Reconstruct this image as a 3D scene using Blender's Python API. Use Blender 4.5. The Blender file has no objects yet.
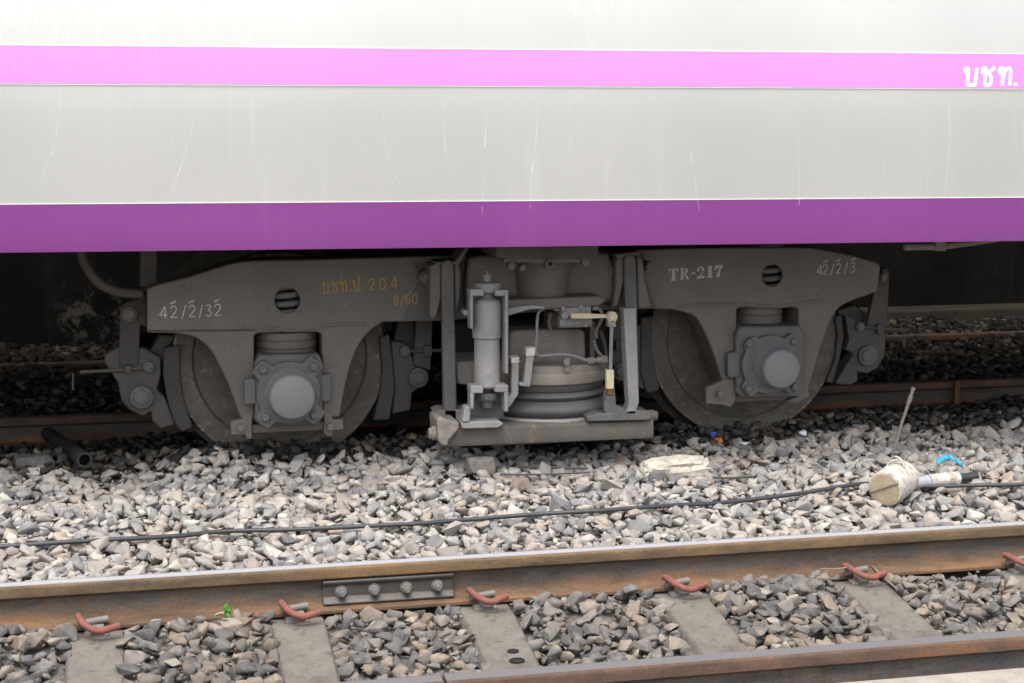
import bpy, bmesh, math, random
import numpy as np
from mathutils import Vector, Matrix, Euler
random.seed(7); rng = np.random.default_rng(7)
SC = bpy.context.scene; COL = SC.collection
# ------------------------------------------------------------------ camera
FPX = 1650.0; CAMH = 1.37
PITCH = math.atan(228/FPX); YAW = math.atan(383*math.cos(PITCH)/FPX)
cam_d = bpy.data.cameras.new("camera"); cam = bpy.data.objects.new("camera", cam_d); COL.objects.link(cam)
cam_d.sensor_width = 36; cam_d.lens = FPX/1024*36; cam_d.clip_end = 2000
cam.location = (0, 0, CAMH); cam.rotation_euler = (math.pi/2-PITCH, 0, -YAW)
SC.camera = cam
# ------------------------------------------------------------------ light
SUN_EL, SUN_AZ = math.radians(66), math.radians(200)      # compass-like angle, from +Y clockwise
W = bpy.data.worlds.new("World"); SC.world = W; W.use_nodes = True
nt = W.node_tree; nt.nodes.clear()
sky = nt.nodes.new("ShaderNodeTexSky"); sky.sky_type = 'NISHITA'; sky.sun_disc = False
sky.sun_elevation = SUN_EL; sky.sun_rotation = SUN_AZ; sky.dust_density = 4.0; sky.air_density = 1.0
bg = nt.nodes.new("ShaderNodeBackground"); bg.inputs[1].default_value = 0.15
wo = nt.nodes.new("ShaderNodeOutputWorld")
hs = nt.nodes.new('ShaderNodeHueSaturation'); hs.inputs['Saturation'].default_value = .38   # thin overcast veil
nt.links.new(sky.outputs[0], hs.inputs['Color']); nt.links.new(hs.outputs[0], bg.inputs[0]); nt.links.new(bg.outputs[0], wo.inputs[0])
sd = bpy.data.lights.new("sun", 'SUN'); sd.energy = 1.15; sd.angle = math.radians(42); sd.color = (1, .96, .9)
sun = bpy.data.objects.new("sun", sd); COL.objects.link(sun)
sdir = Vector((math.sin(SUN_AZ)*math.cos(SUN_EL), math.cos(SUN_AZ)*math.cos(SUN_EL), math.sin(SUN_EL)))
sun.rotation_euler = sdir.to_track_quat('Z', 'Y').to_euler(); sun.location = (0, -5, 20)
SC.view_settings.view_transform = 'Standard'; SC.view_settings.look = 'None'
SC.view_settings.exposure = 1.12; SC.view_settings.gamma = 1; SC.view_settings.use_curve_mapping = False
# ------------------------------------------------------------------ pixel -> place on a plane
_F = (math.sin(YAW)*math.cos(PITCH), math.cos(YAW)*math.cos(PITCH), -math.sin(PITCH))
_R = (math.cos(YAW), -math.sin(YAW), 0)
_U = (math.sin(YAW)*math.sin(PITCH), math.cos(YAW)*math.sin(PITCH), math.cos(PITCH))
def ray(px, py):
    cx, cy = (px-512)/FPX, (341.5-py)/FPX
    return [_F[i]+cx*_R[i]+cy*_U[i] for i in range(3)]
def P(px, py, Y):
    d = ray(px, py); t = Y/d[1]; return Vector((d[0]*t, Y, CAMH+d[2]*t))
def G(px, py, z):
    d = ray(px, py); t = (z-CAMH)/d[2]; return Vector((d[0]*t, d[1]*t, z))
def proj(x, y, z):
    v = (x, y, z-CAMH); d = lambda a: sum(a[i]*v[i] for i in range(3))
    w = d(_F); return 512+FPX*d(_R)/w, 341.5-FPX*d(_U)/w
def mpp(Y): return Y*1.03/FPX                              # metres per pixel near plane Y
# ------------------------------------------------------------------ mesh helpers
ORI = {}
class MB:
    def __init__(s): s.bm = bmesh.new()
    def poly(s, front, back, hole=None, hole_depth=.02, capback=True):
        bm = s.bm; n = len(front)
        fv = [bm.verts.new(p) for p in front]; bv = [bm.verts.new(p) for p in back]
        for i in range(n):
            j = (i+1) % n; bm.faces.new((fv[i], fv[j], bv[j], bv[i]))
        if capback: bm.faces.new(bv[::-1])
        if not hole: bm.faces.new(fv)
        else:
            es = []
            for i in range(n): es.append(bm.edges.get((fv[i], fv[(i+1) % n])))
            for (c, r) in hole:
                hv = [bm.verts.new((c.x+r*math.cos(a), c.y, c.z+r*math.sin(a))) for a in [k*math.tau/24 for k in range(24)]]
                iv = [bm.verts.new((v.co.x, v.co.y+hole_depth, v.co.z)) for v in hv]
                for i in range(24):
                    es.append(bm.edges.new((hv[i], hv[(i+1) % 24])))
                    bm.faces.new((hv[i], hv[(i+1) % 24], iv[(i+1) % 24], iv[i]))
            bmesh.ops.triangle_fill(bm, use_beauty=True, use_dissolve=False, edges=es)
        return s
    def pprism(s, pts, Y0, Y1, **k):                        # pixel outline on plane Y0, pushed straight back to Y1
        q = [P(x, y, Y0) for x, y in pts]
        return s.poly(q, [Vector((p.x, Y1, p.z)) for p in q], **k)
    def box(s, x0, x1, y0, y1, z0, z1):
        q = [Vector((x, y0, z)) for x, z in ((x0, z0), (x1, z0), (x1, z1), (x0, z1))]
        return s.poly(q, [Vector((p.x, y1, p.z)) for p in q])
    def pbox(s, px0, py0, px1, py1, Y0, Y1):
        a, b = P(px0, py1, Y0), P(px1, py0, Y0)
        c, d = P(px1, py1, Y0), P(px0, py0, Y0)
        q = [a, c, b, d]
        return s.poly(q, [Vector((p.x, Y1, p.z)) for p in q])
    def lathe(s, o, axis, prof, n=28, caps=True):                      # prof: (radius, distance along axis)
        o = Vector(o); ax = Vector(axis).normalized()
        u = ax.orthogonal().normalized(); w = ax.cross(u); bm = s.bm; rings = []
        for r, h in prof:
            if r < 1e-6: rings.append([bm.verts.new(o+ax*h)])
            else: rings.append([bm.verts.new(o+ax*h+(u*math.cos(k*math.tau/n)+w*math.sin(k*math.tau/n))*r) for k in range(n)])
        for A, B in zip(rings, rings[1:]):
            if len(A) == 1 and len(B) == 1: continue
            for k in range(n):
                j = (k+1) % n
                if len(A) == 1: bm.faces.new((A[0], B[k], B[j]))
                elif len(B) == 1: bm.faces.new((A[k], A[j], B[0]))
                else: bm.faces.new((A[k], A[j], B[j], B[k]))
        for R in (rings[0], rings[-1]):
            if caps and len(R) > 1: bm.faces.new(R)
        return s
    def cyl(s, a, b, r, r2=None, n=20):
        a, b = Vector(a), Vector(b); return s.lathe(a, b-a, [(r, 0), (r if r2 is None else r2, (b-a).length)], n)
    def ycyl(s, px, py, Y0, Y1, rpx, n=24):                 # disc facing the camera side, radius in pixels
        c = P(px, py, Y0); return s.cyl(c, (c.x, Y1, c.z), rpx*mpp(Y0), n=n)
    def hexnut(s, px, py, Y0, Y1, rpx): return s.ycyl(px, py, Y0, Y1, rpx, n=6)
    def tube(s, path, r, n=8, closed=False, radii=None):
        path = [Vector(p) for p in path]; bm = s.bm; m = len(path); rings = []; u = None
        for i, p in enumerate(path):
            t = (path[min(i+1, m-1)]-path[max(i-1, 0)])
            if closed: t = path[(i+1) % m]-path[i-1]
            t.normalize()
            u = t.orthogonal().normalized() if u is None else (u-t*u.dot(t)).normalized()
            w = t.cross(u); rr = radii[i] if radii else r
            rings.append([bm.verts.new(p+(u*math.cos(k*math.tau/n)+w*math.sin(k*math.tau/n))*rr) for k in range(n)])
        pairs = list(zip(rings, rings[1:]))
        if closed: pairs.append((rings[-1], rings[0]))
        for A, B in pairs:
            for k in range(n):
                j = (k+1) % n; bm.faces.new((A[k], A[j], B[j], B[k]))
        if not closed: bm.faces.new(rings[0][::-1]); bm.faces.new(rings[-1])
        return s
    def ptube(s, pts, r, n=8, sm=4):                        # pts: (px,py,Y)
        return s.tube(smooth([P(*p) for p in pts], sm), r, n)
    def hull(s, pts):
        vs = [s.bm.verts.new(p) for p in pts]
        g = bmesh.ops.convex_hull(s.bm, input=vs)
        bmesh.ops.delete(s.bm, geom=[v for v in g['geom_interior'] if isinstance(v, bmesh.types.BMVert)], context='VERTS')
        return s
    def build(s, name, mat, parent=None, bevel=None, seg=2, smooth_angle=40, recalc=True):
        if recalc: bmesh.ops.recalc_face_normals(s.bm, faces=s.bm.faces)
        me = bpy.data.meshes.new(name)
        if parent is None:
            xs = [v.co for v in s.bm.verts]
            org = Vector((sum(v.x for v in xs)/len(xs), sum(v.y for v in xs)/len(xs), min(v.z for v in xs)))
        else: org = ORI[parent.name]
        bmesh.ops.translate(s.bm, verts=s.bm.verts, vec=-org)
        s.bm.to_mesh(me); s.bm.free()
        me.materials.append(mat)
        if smooth_angle:
            me.shade_smooth(); me.set_sharp_from_angle(angle=math.radians(smooth_angle))
        o = bpy.data.objects.new(name, me); COL.objects.link(o)
        if parent is None: o.location = org
        else: o.parent = parent
        ORI[o.name] = org
        if bevel:
            b = o.modifiers.new("bevel", 'BEVEL'); b.width = bevel; b.segments = seg; b.limit_method = 'ANGLE'; b.angle_limit = math.radians(40)
            b.harden_normals = False
        return o
def smooth(p, n=5, closed=False):
    p = [Vector(q) for q in p]
    if len(p) < 3: return p
    out = []; m = len(p)
    for i in range(m if closed else m-1):
        a, b, c, d = (p[(i-1) % m], p[i], p[(i+1) % m], p[(i+2) % m]) if closed else (p[max(i-1, 0)], p[i], p[i+1], p[min(i+2, m-1)])
        for k in range(n):
            t = k/n
            out.append(.5*((2*b)+(c-a)*t+(2*a-5*b+4*c-d)*t*t+(3*b-a-3*c+d)*t**3))
    if not closed: out.append(p[-1])
    return out
def sm2(pts, n=4):                                           # smooth a pixel polyline
    return [(v.x, v.y) for v in smooth([Vector((a, b, 0)) for a, b in pts], n)]
def tag(o, label=None, cat=None, group=None, kind=None):
    for k, v in (('label', label), ('category', cat), ('group', group), ('kind', kind)):
        if v: o[k] = v
    return o
def thing(name, loc, label, cat, group=None):
    o = bpy.data.objects.new(name, None); COL.objects.link(o); o.location = loc; o.empty_display_size = .1
    ORI[o.name] = Vector(loc); return tag(o, label, cat, group)
def copy_tree(o, parent=None, names=None):
    c = o.copy(); COL.objects.link(c); ORI[c.name] = ORI.get(o.name, Vector((0, 0, 0)))
    if parent: c.parent = parent
    for ch in list(o.children): copy_tree(ch, c)
    return c
# ------------------------------------------------------------------ materials
def new_mat(name):
    m = bpy.data.materials.new(name); m.use_nodes = True
    n = m.node_tree.nodes; b = n["Principled BSDF"]; return m, m.node_tree, b
def N(t, kind, **k):
    n = t.nodes.new(kind)
    for a, v in k.items():
        if a.startswith('i_'): n.inputs[a[2:].replace('_', ' ')].default_value = v
        else: setattr(n, a, v)
    return n
def ramp(t, src, stops):
    r = t.nodes.new("ShaderNodeValToRGB"); e = r.color_ramp.elements
    while len(e) < len(stops): e.new(.5)
    for el, (p, c) in zip(e, stops): el.position = p; el.color = (*c, 1) if len(c) == 3 else c
    t.links.new(src, r.inputs[0]); return r.outputs[0]
def mixc(t, fac, a, b, mode='MIX'):
    m = t.nodes.new("ShaderNodeMix"); m.data_type = 'RGBA'; m.blend_type = mode
    for sock, v in ((m.inputs[0], fac), (m.inputs[6], a), (m.inputs[7], b)):
        if hasattr(v, 'is_output') or isinstance(v, bpy.types.NodeSocket): t.links.new(v, sock)
        else: sock.default_value = v if not isinstance(v, tuple) or len(v) == 4 else (*v, 1)
    return m.outputs[2]
def noise(t, vec, scale, detail=5, rough=.6, dist=0):
    n = N(t, "ShaderNodeTexNoise"); n.inputs['Scale'].default_value = scale; n.inputs['Detail'].default_value = detail
    n.inputs['Roughness'].default_value = rough; n.inputs['Distortion'].default_value = dist
    t.links.new(vec, n.inputs['Vector']); return n.outputs['Fac']
def coords(t, scale=(1, 1, 1), kind='Object'):
    tc = N(t, "ShaderNodeTexCoord"); mp = N(t, "ShaderNodeMapping"); mp.inputs['Scale'].default_value = scale
    t.links.new(tc.outputs[kind], mp.inputs[0]); return mp.outputs[0]
def bump(t, b, h, strength=.3, dist=.01):
    n = N(t, "ShaderNodeBump"); n.inputs['Strength'].default_value = strength; n.inputs['Distance'].default_value = dist
    t.links.new(h, n.inputs['Height']); t.links.new(n.outputs[0], b.inputs['Normal'])
def dirty(name, c1, c2, c3=None, scale=9, rough=.75, bstr=.25, metal=0, spots=.62, fine=90, spec=.35, chips=0):
    m, t, b = new_mat(name); v = coords(t)
    n1 = noise(t, v, scale, 6, .65); n2 = noise(t, v, fine, 4, .7)
    c = ramp(t, n1, [(.3, c1), (.7, c2)])
    if c3:
        n3 = noise(t, v, scale*2.3, 8, .7, .6)
        f = ramp(t, n3, [(spots, (0, 0, 0)), (min(spots+.12, 1), (1, 1, 1))]); c = mixc(t, f, c, c3)
    g = ramp(t, n2, [(.3, (.88, .88, .88)), (.7, (1.08, 1.08, 1.08))]); c = mixc(t, 1.0, c, g, 'MULTIPLY')
    if chips: n5 = noise(t, coords(t, (1, 1, 1.7)), 48, 2, .5, 1.2); c = mixc(t, ramp(t, n5, [(.735, (0, 0, 0)), (.755, (chips,)*3)]), c, (.42, .4, .36)); c = mixc(t, ramp(t, noise(t, v, 2.2, 4, .6), [(.42, (0, 0, 0)), (.6, (.4,)*3)]), c, (.115, .108, .1))
    t.links.new(c, b.inputs['Base Color']); b.inputs['Roughness'].default_value = rough; b.inputs['Metallic'].default_value = metal
    b.inputs['Specular IOR Level'].default_value = spec
    bump(t, b, n2, bstr, .004); return m
M = {}
M['frame'] = dirty('bogie_paint', (.128, .112, .097), (.168, .147, .129), (.12, .088, .066), 5, .6, chips=.7)
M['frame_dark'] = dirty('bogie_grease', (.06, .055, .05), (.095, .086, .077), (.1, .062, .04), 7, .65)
M['cast'] = dirty('cast_steel', (.1, .099, .098), (.145, .142, .138), (.085, .075, .065), 8, .55, spots=.58)
M['cap'] = dirty('axle_cap_paint', (.165, .165, .168), (.195, .195, .196), (.14, .13, .12), 5, .5, .2, spots=.72)
M['light'] = dirty('dusty_grey_paint', (.21, .206, .2), (.3, .29, .28), (.22, .17, .13), 10, .6, spots=.64)
M['dust'] = dirty('dusty_metal', (.16, .148, .136), (.24, .22, .2), (.2, .13, .08), 9, .75, spots=.6)
M['bare'] = dirty('chipped_metal', (.38, .35, .31), (.6, .57, .52), (.2, .12, .07), 30, .6, spots=.55)
M['rubber'] = dirty('rubber', (.085, .082, .08), (.125, .12, .115), (.2, .18, .155), 6, .6, spots=.68)
M['tyre'] = dirty('wheel_tyre', (.08, .071, .06), (.145, .13, .108), (.21, .17, .12), 13, .65, .8, spots=.56, fine=60)
M['edge'] = dirty('worn_tyre_edge', (.075, .068, .06), (.13, .118, .1), (.42, .37, .29), 34, .5, .8, spots=.54, fine=60)
M['disc'] = dirty('wheel_disc', (.024, .022, .02), (.04, .037, .034), (.065, .052, .038), 8, .75, spec=.15)
M['shoe'] = dirty('brake_shoe', (.055, .05, .047), (.085, .077, .07), (.17, .07, .035), 9, .7, spots=.63)
M['plank'] = dirty('plank_paint', (.085, .078, .071), (.14, .125, .11), (.21, .155, .105), 6, .75, spots=.56)
M['endm'] = dirty('end_block_metal', (.17, .15, .13), (.3, .27, .24), (.42, .38, .33), 28, .7, .5, spots=.6)
M['brownrock'] = dirty('brown_stone', (.2, .15, .125), (.28, .22, .185), (.14, .1, .08), 30, .9, .6)
M['dusttan'] = dirty('tan_dust', (.2, .175, .15), (.3, .265, .23), (.16, .13, .1), 8, .8, spots=.6)
M['rusty'] = dirty('rusty_steel', (.12, .06, .03), (.24, .115, .055), (.07, .05, .04), 14, .85, .5)
M['black'] = dirty('underfloor_hole_black', (.012, .011, .011), (.022, .02, .019), (.03, .024, .02), 3, .85)  # near black, also stands in for the shade inside holes
M['brass'] = dirty('brass', (.5, .42, .28), (.62, .54, .38), (.3, .22, .14), 20, .5)
M['bolt'] = dirty('bolt_steel', (.14, .13, .12), (.2, .18, .16), (.2, .12, .07), 30, .6)
M['cable'] = dirty('cable_rubber', (.035, .037, .04), (.06, .062, .066), (.12, .115, .11), 5, .42, .1, spots=.7)
M['gold'] = dirty('gold_lettering', (.28, .2, .07), (.36, .26, .09), (.15, .12, .08), 40, .7)
M['stencil'] = dirty('stencil_paint', (.36, .36, .34), (.44, .44, .42), (.16, .145, .13), 60, .7, spots=.64)
M['chalk'] = dirty('chalk', (.42, .42, .4), (.62, .62, .6), (.16, .145, .13), 110, .9, spots=.5)
M['clip'] = dirty('clip_red_paint', (.19, .06, .046), (.28, .095, .075), (.1, .07, .058), 40, .7, .5, spots=.5)
M['white_paint'] = dirty('white_paint', (.82, .82, .82), (.9, .9, .9), None, 6, .4)
def mat_body(name, c, c2, rough, streak, metal=0):
    m, t, b = new_mat(name); v = coords(t)
    n1 = noise(t, coords(t, (6, 6, .35)), 6, 7, .7)          # rain streaks run down the panel
    n2 = noise(t, v, 1.3, 3, .5)
    col = ramp(t, n2, [(.3, c), (.7, c2)])
    f = ramp(t, n1, [(.5, (0, 0, 0)), (.74, (streak,)*3)])
    big = noise(t, coords(t, (1.6, 1.6, .5)), 1.5, 4, .6); f = mixc(t, 1.0, f, ramp(t, big, [(.42, (0, 0, 0)), (.66, (1, 1, 1))]), 'MULTIPLY')
    col = mixc(t, f, col, (.72, .73, .8))
    n4 = noise(t, coords(t, (1, 1, 1)), 55, 2, .5)
    f2 = ramp(t, n4, [(.76, (0, 0, 0)), (.80, (.35,)*3)]); col = mixc(t, f2, col, (.3, .26, .22))
    t.links.new(col, b.inputs['Base Color']); b.inputs['Roughness'].default_value = rough
    b.inputs['Metallic'].default_value = metal; b.inputs['Coat Weight'].default_value = .35; b.inputs['Coat Roughness'].default_value = .12
    w = noise(t, coords(t, (1.1, 1.1, .9)), 1.6, 2, .5); bump(t, b, w, .12, .02); return m
M['silver'] = mat_body('body_silver', (.485, .484, .455), (.53, .526, .496), .31, .28, .42)
M['pink'] = mat_body('body_pink', (.84, .22, .82), (.86, .235, .84), .35, .1)
M['purple'] = mat_body('body_purple', (.18, .031, .196), (.195, .037, .21), .3, .03)
M['trim'] = dirty('trim_white', (.7, .7, .68), (.76, .76, .74), None, 8, .4)
M['scuff'] = dirty('panel_scuff', (.6, .6, .62), (.72, .72, .74), None, 8, .5)
def mat_rail(name, side, side2, web, foot, top, shine):
    m, t, b = new_mat(name); tc = N(t, "ShaderNodeTexCoord"); v = tc.outputs['Object']
    sp = N(t, "ShaderNodeSeparateXYZ"); t.links.new(v, sp.inputs[0])
    streak = noise(t, coords(t, (30, 4, 3)), 1.2, 6, .7); blot = noise(t, v, 7, 7, .7); fine = noise(t, v, 120, 4, .7)
    zz = N(t, "ShaderNodeMath", operation='MULTIPLY_ADD'); zz.inputs[1].default_value = .03; t.links.new(blot, zz.inputs[0]); t.links.new(sp.outputs[2], zz.inputs[2])
    mr = N(t, "ShaderNodeMapRange"); mr.inputs[1].default_value = 0; mr.inputs[2].default_value = .16; t.links.new(zz.outputs[0], mr.inputs[0])
    cweb = mixc(t, ramp(t, streak, [(.5, (0, 0, 0)), (.68, (.9,)*3)]), web, foot)
    chead = ramp(t, blot, [(.35, side), (.65, side2)])
    c = mixc(t, ramp(t, mr.outputs[0], [(.28, (1, 1, 1)), (.45, (0, 0, 0))]), cweb, foot)
    c = mixc(t, ramp(t, mr.outputs[0], [(.72, (0, 0, 0)), (.76, (1, 1, 1))]), c, chead)
    g = ramp(t, fine, [(.3, (.7,)*3), (.7, (1.2,)*3)]); c = mixc(t, 1.0, c, g, 'MULTIPLY')
    ge = N(t, "ShaderNodeNewGeometry"); sn = N(t, "ShaderNodeSeparateXYZ"); t.links.new(ge.outputs['True Normal'], sn.inputs[0])
    z1 = N(t, "ShaderNodeMath", operation='GREATER_THAN'); z1.inputs[1].default_value = .95; t.links.new(sn.outputs[2], z1.inputs[0])
    z2 = N(t, "ShaderNodeMath", operation='GREATER_THAN'); z2.inputs[1].default_value = .12; t.links.new(sp.outputs[2], z2.inputs[0])
    zm = N(t, "ShaderNodeMath", operation='MULTIPLY'); t.links.new(z1.outputs[0], zm.inputs[0]); t.links.new(z2.outputs[0], zm.inputs[1])
    ya = N(t, "ShaderNodeMath", operation='ABSOLUTE'); t.links.new(sp.outputs[1], ya.inputs[0])
    yn = N(t, "ShaderNodeMath", operation='MULTIPLY_ADD'); yn.inputs[1].default_value = .012; t.links.new(blot, yn.inputs[0]); t.links.new(ya.outputs[0], yn.inputs[2])
    band = ramp(t, yn.outputs[0], [(.02, (.95, .95, .95)), (.031, (.1, .1, .1))]); topc = mixc(t, band, mixc(t, .5, side2, (.2, .19, .18)), top)
    lo = noise(t, coords(t, (1, 4, 4)), 3.2, 7, .7, .4); c = mixc(t, 1.0, c, ramp(t, lo, [(.33, (.55, .52, .5)), (.5, (1, 1, 1)), (.64, (1.5, 1.25, 1.0))]), 'MULTIPLY')
    c = mixc(t, zm.outputs[0], c, topc); t.links.new(c, b.inputs['Base Color'])
    ms = N(t, "ShaderNodeMath", operation='MULTIPLY'); ms.inputs[1].default_value = shine; t.links.new(zm.outputs[0], ms.inputs[0]); t.links.new(ms.outputs[0], b.inputs['Metallic'])
    rr = N(t, "ShaderNodeMapRange"); rr.inputs[3].default_value = .8; rr.inputs[4].default_value = .8-.5*shine; t.links.new(zm.outputs[0], rr.inputs[0]); t.links.new(rr.outputs[0], b.inputs['Roughness'])
    bump(t, b, fine, .4, .003); return m
M['rail_near'] = mat_rail('rail_near_steel', (.098, .066, .036), (.14, .097, .05), (.1, .087, .076), (.128, .077, .044), (.44, .44, .46), .35)
M['rail_front'] = mat_rail('rail_front_steel', (.075, .045, .032), (.11, .064, .042), (.12, .11, .105), (.12, .07, .045), (.15, .145, .15), .2)
M['rail_back'] = mat_rail('rail_back_steel', (.085, .055, .038), (.13, .075, .05), (.085, .075, .068), (.14, .075, .045), (.16, .13, .11), .3)
def mat_stone(name, src, stops, vary=.38, dust=(.36, .335, .3)):
    m, t, b = new_mat(name); v = coords(t)
    if src == 'island':
        g = N(t, "ShaderNodeNewGeometry"); r = g.outputs['Random Per Island']
    else:
        g = N(t, "ShaderNodeObjectInfo"); r = g.outputs['Random']
    c = ramp(t, r, stops)
    n1 = noise(t, v, 38, 6, .7); n2 = noise(t, v, 170, 3, .7)
    c = mixc(t, 1.0, c, ramp(t, n1, [(.25, (1-vary,)*3), (.75, (1+vary,)*3)]), 'MULTIPLY')
    c = mixc(t, ramp(t, n2, [(.62, (0, 0, 0)), (.8, (.4,)*3)]), c, dust)
    nl = noise(t, v, 2.6, 5, .6); c = mixc(t, ramp(t, nl, [(.45, (0, 0, 0)), (.75, (.45,)*3)]), c, dust)
    nb = noise(t, v, 1.7, 6, .65); c = mixc(t, ramp(t, nb, [(.5, (0, 0, 0)), (.7, (.5,)*3)]), c, (dust[0]*.62, dust[1]*.54, dust[2]*.46))
    t.links.new(c, b.inputs['Base Color']); b.inputs['Roughness'].default_value = .85; b.inputs['Specular IOR Level'].default_value = .3 if dust[0] > .1 else .1
    bump(t, b, n1, .5, .006); return m
S_PALE = [(0, (.15, .147, .15)), (.2, (.215, .207, .203)), (.4, (.285, .272, .258)), (.58, (.345, .325, .3)), (.72, (.295, .25, .22)), (.84, (.4, .375, .345)), (.93, (.33, .265, .21)), (1, (.5, .475, .43))]
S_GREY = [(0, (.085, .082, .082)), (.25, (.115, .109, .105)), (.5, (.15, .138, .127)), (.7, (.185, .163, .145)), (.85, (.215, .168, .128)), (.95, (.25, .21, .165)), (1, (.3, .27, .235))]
S_SHADE = [(0, (.022, .02, .019)), (.4, (.045, .04, .036)), (.8, (.075, .063, .05)), (1, (.18, .15, .115))]  # stones behind the coach, darkened in colour to stand in for shade
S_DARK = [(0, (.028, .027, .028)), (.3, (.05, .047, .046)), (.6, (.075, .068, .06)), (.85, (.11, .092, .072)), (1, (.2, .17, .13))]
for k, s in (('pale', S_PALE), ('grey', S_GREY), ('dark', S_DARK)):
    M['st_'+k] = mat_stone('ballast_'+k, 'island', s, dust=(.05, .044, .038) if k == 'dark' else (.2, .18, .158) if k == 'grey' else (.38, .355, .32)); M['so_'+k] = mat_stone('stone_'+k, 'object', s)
M['st_shade'] = mat_stone('ballast_shaded', 'island', S_SHADE, dust=(.03, .026, .022))
M['earth'] = dirty('ballast_bed_dirt', (.1, .093, .086), (.17, .157, .14), (.24, .22, .19), 30, .9, .8)
M['concrete'] = dirty('concrete_sleeper', (.115, .105, .09), (.18, .162, .138), (.065, .062, .06), 9, .85, .4, spots=.55)
M['slab'] = dirty('slab_concrete', (.25, .225, .19), (.37, .335, .29), (.17, .14, .12), 12, .85, .4, spots=.6)
M['pot'] = dirty('pot_glaze', (.42, .39, .34), (.62, .59, .54), (.28, .21, .14), 16, .7, .6, spots=.52)
M['potface'] = dirty('pot_end_dirt', (.34, .27, .17), (.48, .4, .28), (.22, .16, .1), 22, .8, .4, spots=.6)
M['blockw'] = dirty('bleached_block', (.46, .4, .32), (.68, .63, .55), (.24, .19, .14), 14, .9, 1.0, spots=.55, fine=40)
M['blue'] = dirty('blue_cloth', (.03, .3, .5), (.06, .42, .62), None, 20, .6)
M['leaf'] = dirty('leaf', (.06, .2, .03), (.12, .32, .05), None, 30, .5)
M['stem'] = dirty('stem', (.35, .4, .22), (.5, .5, .35), None, 30, .6)
M['twig'] = dirty('twig', (.16, .12, .09), (.26, .2, .15), None, 30, .8)
M['orange'] = dirty('orange_plastic', (.6, .16, .02), (.75, .28, .05), None, 60, .4)
M['bluep'] = dirty('blue_foil', (.05, .1, .5), (.12, .2, .7), None, 60, .3)
M['foil'] = dirty('silver_foil', (.6, .62, .66), (.8, .82, .85), None, 80, .3)
def mat_wall():
    m, t, b = new_mat('shade_dark_wall'); v = coords(t)
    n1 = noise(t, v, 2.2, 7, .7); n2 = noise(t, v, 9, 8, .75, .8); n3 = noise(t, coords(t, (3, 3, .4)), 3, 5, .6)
    c = ramp(t, n1, [(.3, (.008, .0075, .007)), (.7, (.022, .02, .018))])  # dark wall; the near-black base also carries the shade behind the coach
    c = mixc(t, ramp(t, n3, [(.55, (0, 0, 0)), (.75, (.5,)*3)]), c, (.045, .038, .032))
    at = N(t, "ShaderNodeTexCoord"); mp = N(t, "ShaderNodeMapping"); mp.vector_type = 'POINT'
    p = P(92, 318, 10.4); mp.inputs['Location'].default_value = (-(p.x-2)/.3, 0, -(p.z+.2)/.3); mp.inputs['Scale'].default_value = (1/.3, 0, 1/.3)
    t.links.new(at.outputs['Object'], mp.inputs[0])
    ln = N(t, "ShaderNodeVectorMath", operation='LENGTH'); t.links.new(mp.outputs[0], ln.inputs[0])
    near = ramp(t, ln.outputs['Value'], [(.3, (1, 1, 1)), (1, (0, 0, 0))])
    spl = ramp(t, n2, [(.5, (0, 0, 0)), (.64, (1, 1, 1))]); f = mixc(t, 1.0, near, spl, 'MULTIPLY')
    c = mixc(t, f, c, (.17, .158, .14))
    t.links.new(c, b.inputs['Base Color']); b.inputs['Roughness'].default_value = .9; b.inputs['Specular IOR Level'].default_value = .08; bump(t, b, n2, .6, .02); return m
M['wall'] = mat_wall()
# ------------------------------------------------------------------ ground
RN, RF = 4.88, 3.80            # near track rails (head front edges sit here)
TN, TF = 6.60, 7.68            # rails under the coach
RB = 9.37
def ss(a, b, x):
    t = np.clip((x-a)/(b-a), 0, 1); return t*t*(3-2*t)
def height(x, y):
    h = np.full(np.shape(y), -.23)
    h = h + .062*ss(4.3, 4.72, y) + .03*ss(4.66, 4.8, y)
    h = h + .03*ss(4.85, 5.05, y) + .075*ss(5.2, 6.0, y) + .03*ss(6.0, 6.4, y)
    h = h + .06*np.exp(-((y-6.6)/.12)**2)
    h = h - .03*ss(6.45, 6.75, y) - .075*ss(6.7, 7.3, y)
    h = h + .04*ss(7.6, 8.0, y) + .04*ss(8.2, 8.8, y) + .0*ss(9.6, 10.3, y)
    h = h + .05*np.exp(-(((x-.25)/.22)**2+((y-6.42)/.12)**2))
    h = h + .012*np.sin(x*3.1+y*1.7)+.010*np.sin(x*7.3-y*4.1)
    return h
gm = MB()
xs = np.concatenate([np.linspace(-300, -6, 8), np.linspace(-5, 9, 90), np.linspace(10, 300, 8)])
ys = np.concatenate([[-300, -40, -5, 0, 3.0, 3.6], np.linspace(3.8, 10.4, 60), [10.6, 14, 40, 300]])
gv = [[gm.bm.verts.new((x, y, float(height(np.array(x), np.array(y)))-.024)) for x in xs] for y in ys]
for j in range(len(ys)-1):
    for i in range(len(xs)-1): gm.bm.faces.new((gv[j][i], gv[j][i+1], gv[j+1][i+1], gv[j+1][i]))
ground = gm.build('ground', M['earth']); tag(ground, 'grey ballast ground under and between the railway tracks', kind='structure')
# slab in front of the nearest rail
e0 = G(820, 683, -.06); 
sl = MB().box(-9, 14, .0, e0.y, -.3, -.06).build('pavement', M['slab'], bevel=.01)
tag(sl, 'pale worn concrete slab along the front rail', kind='structure')
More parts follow.
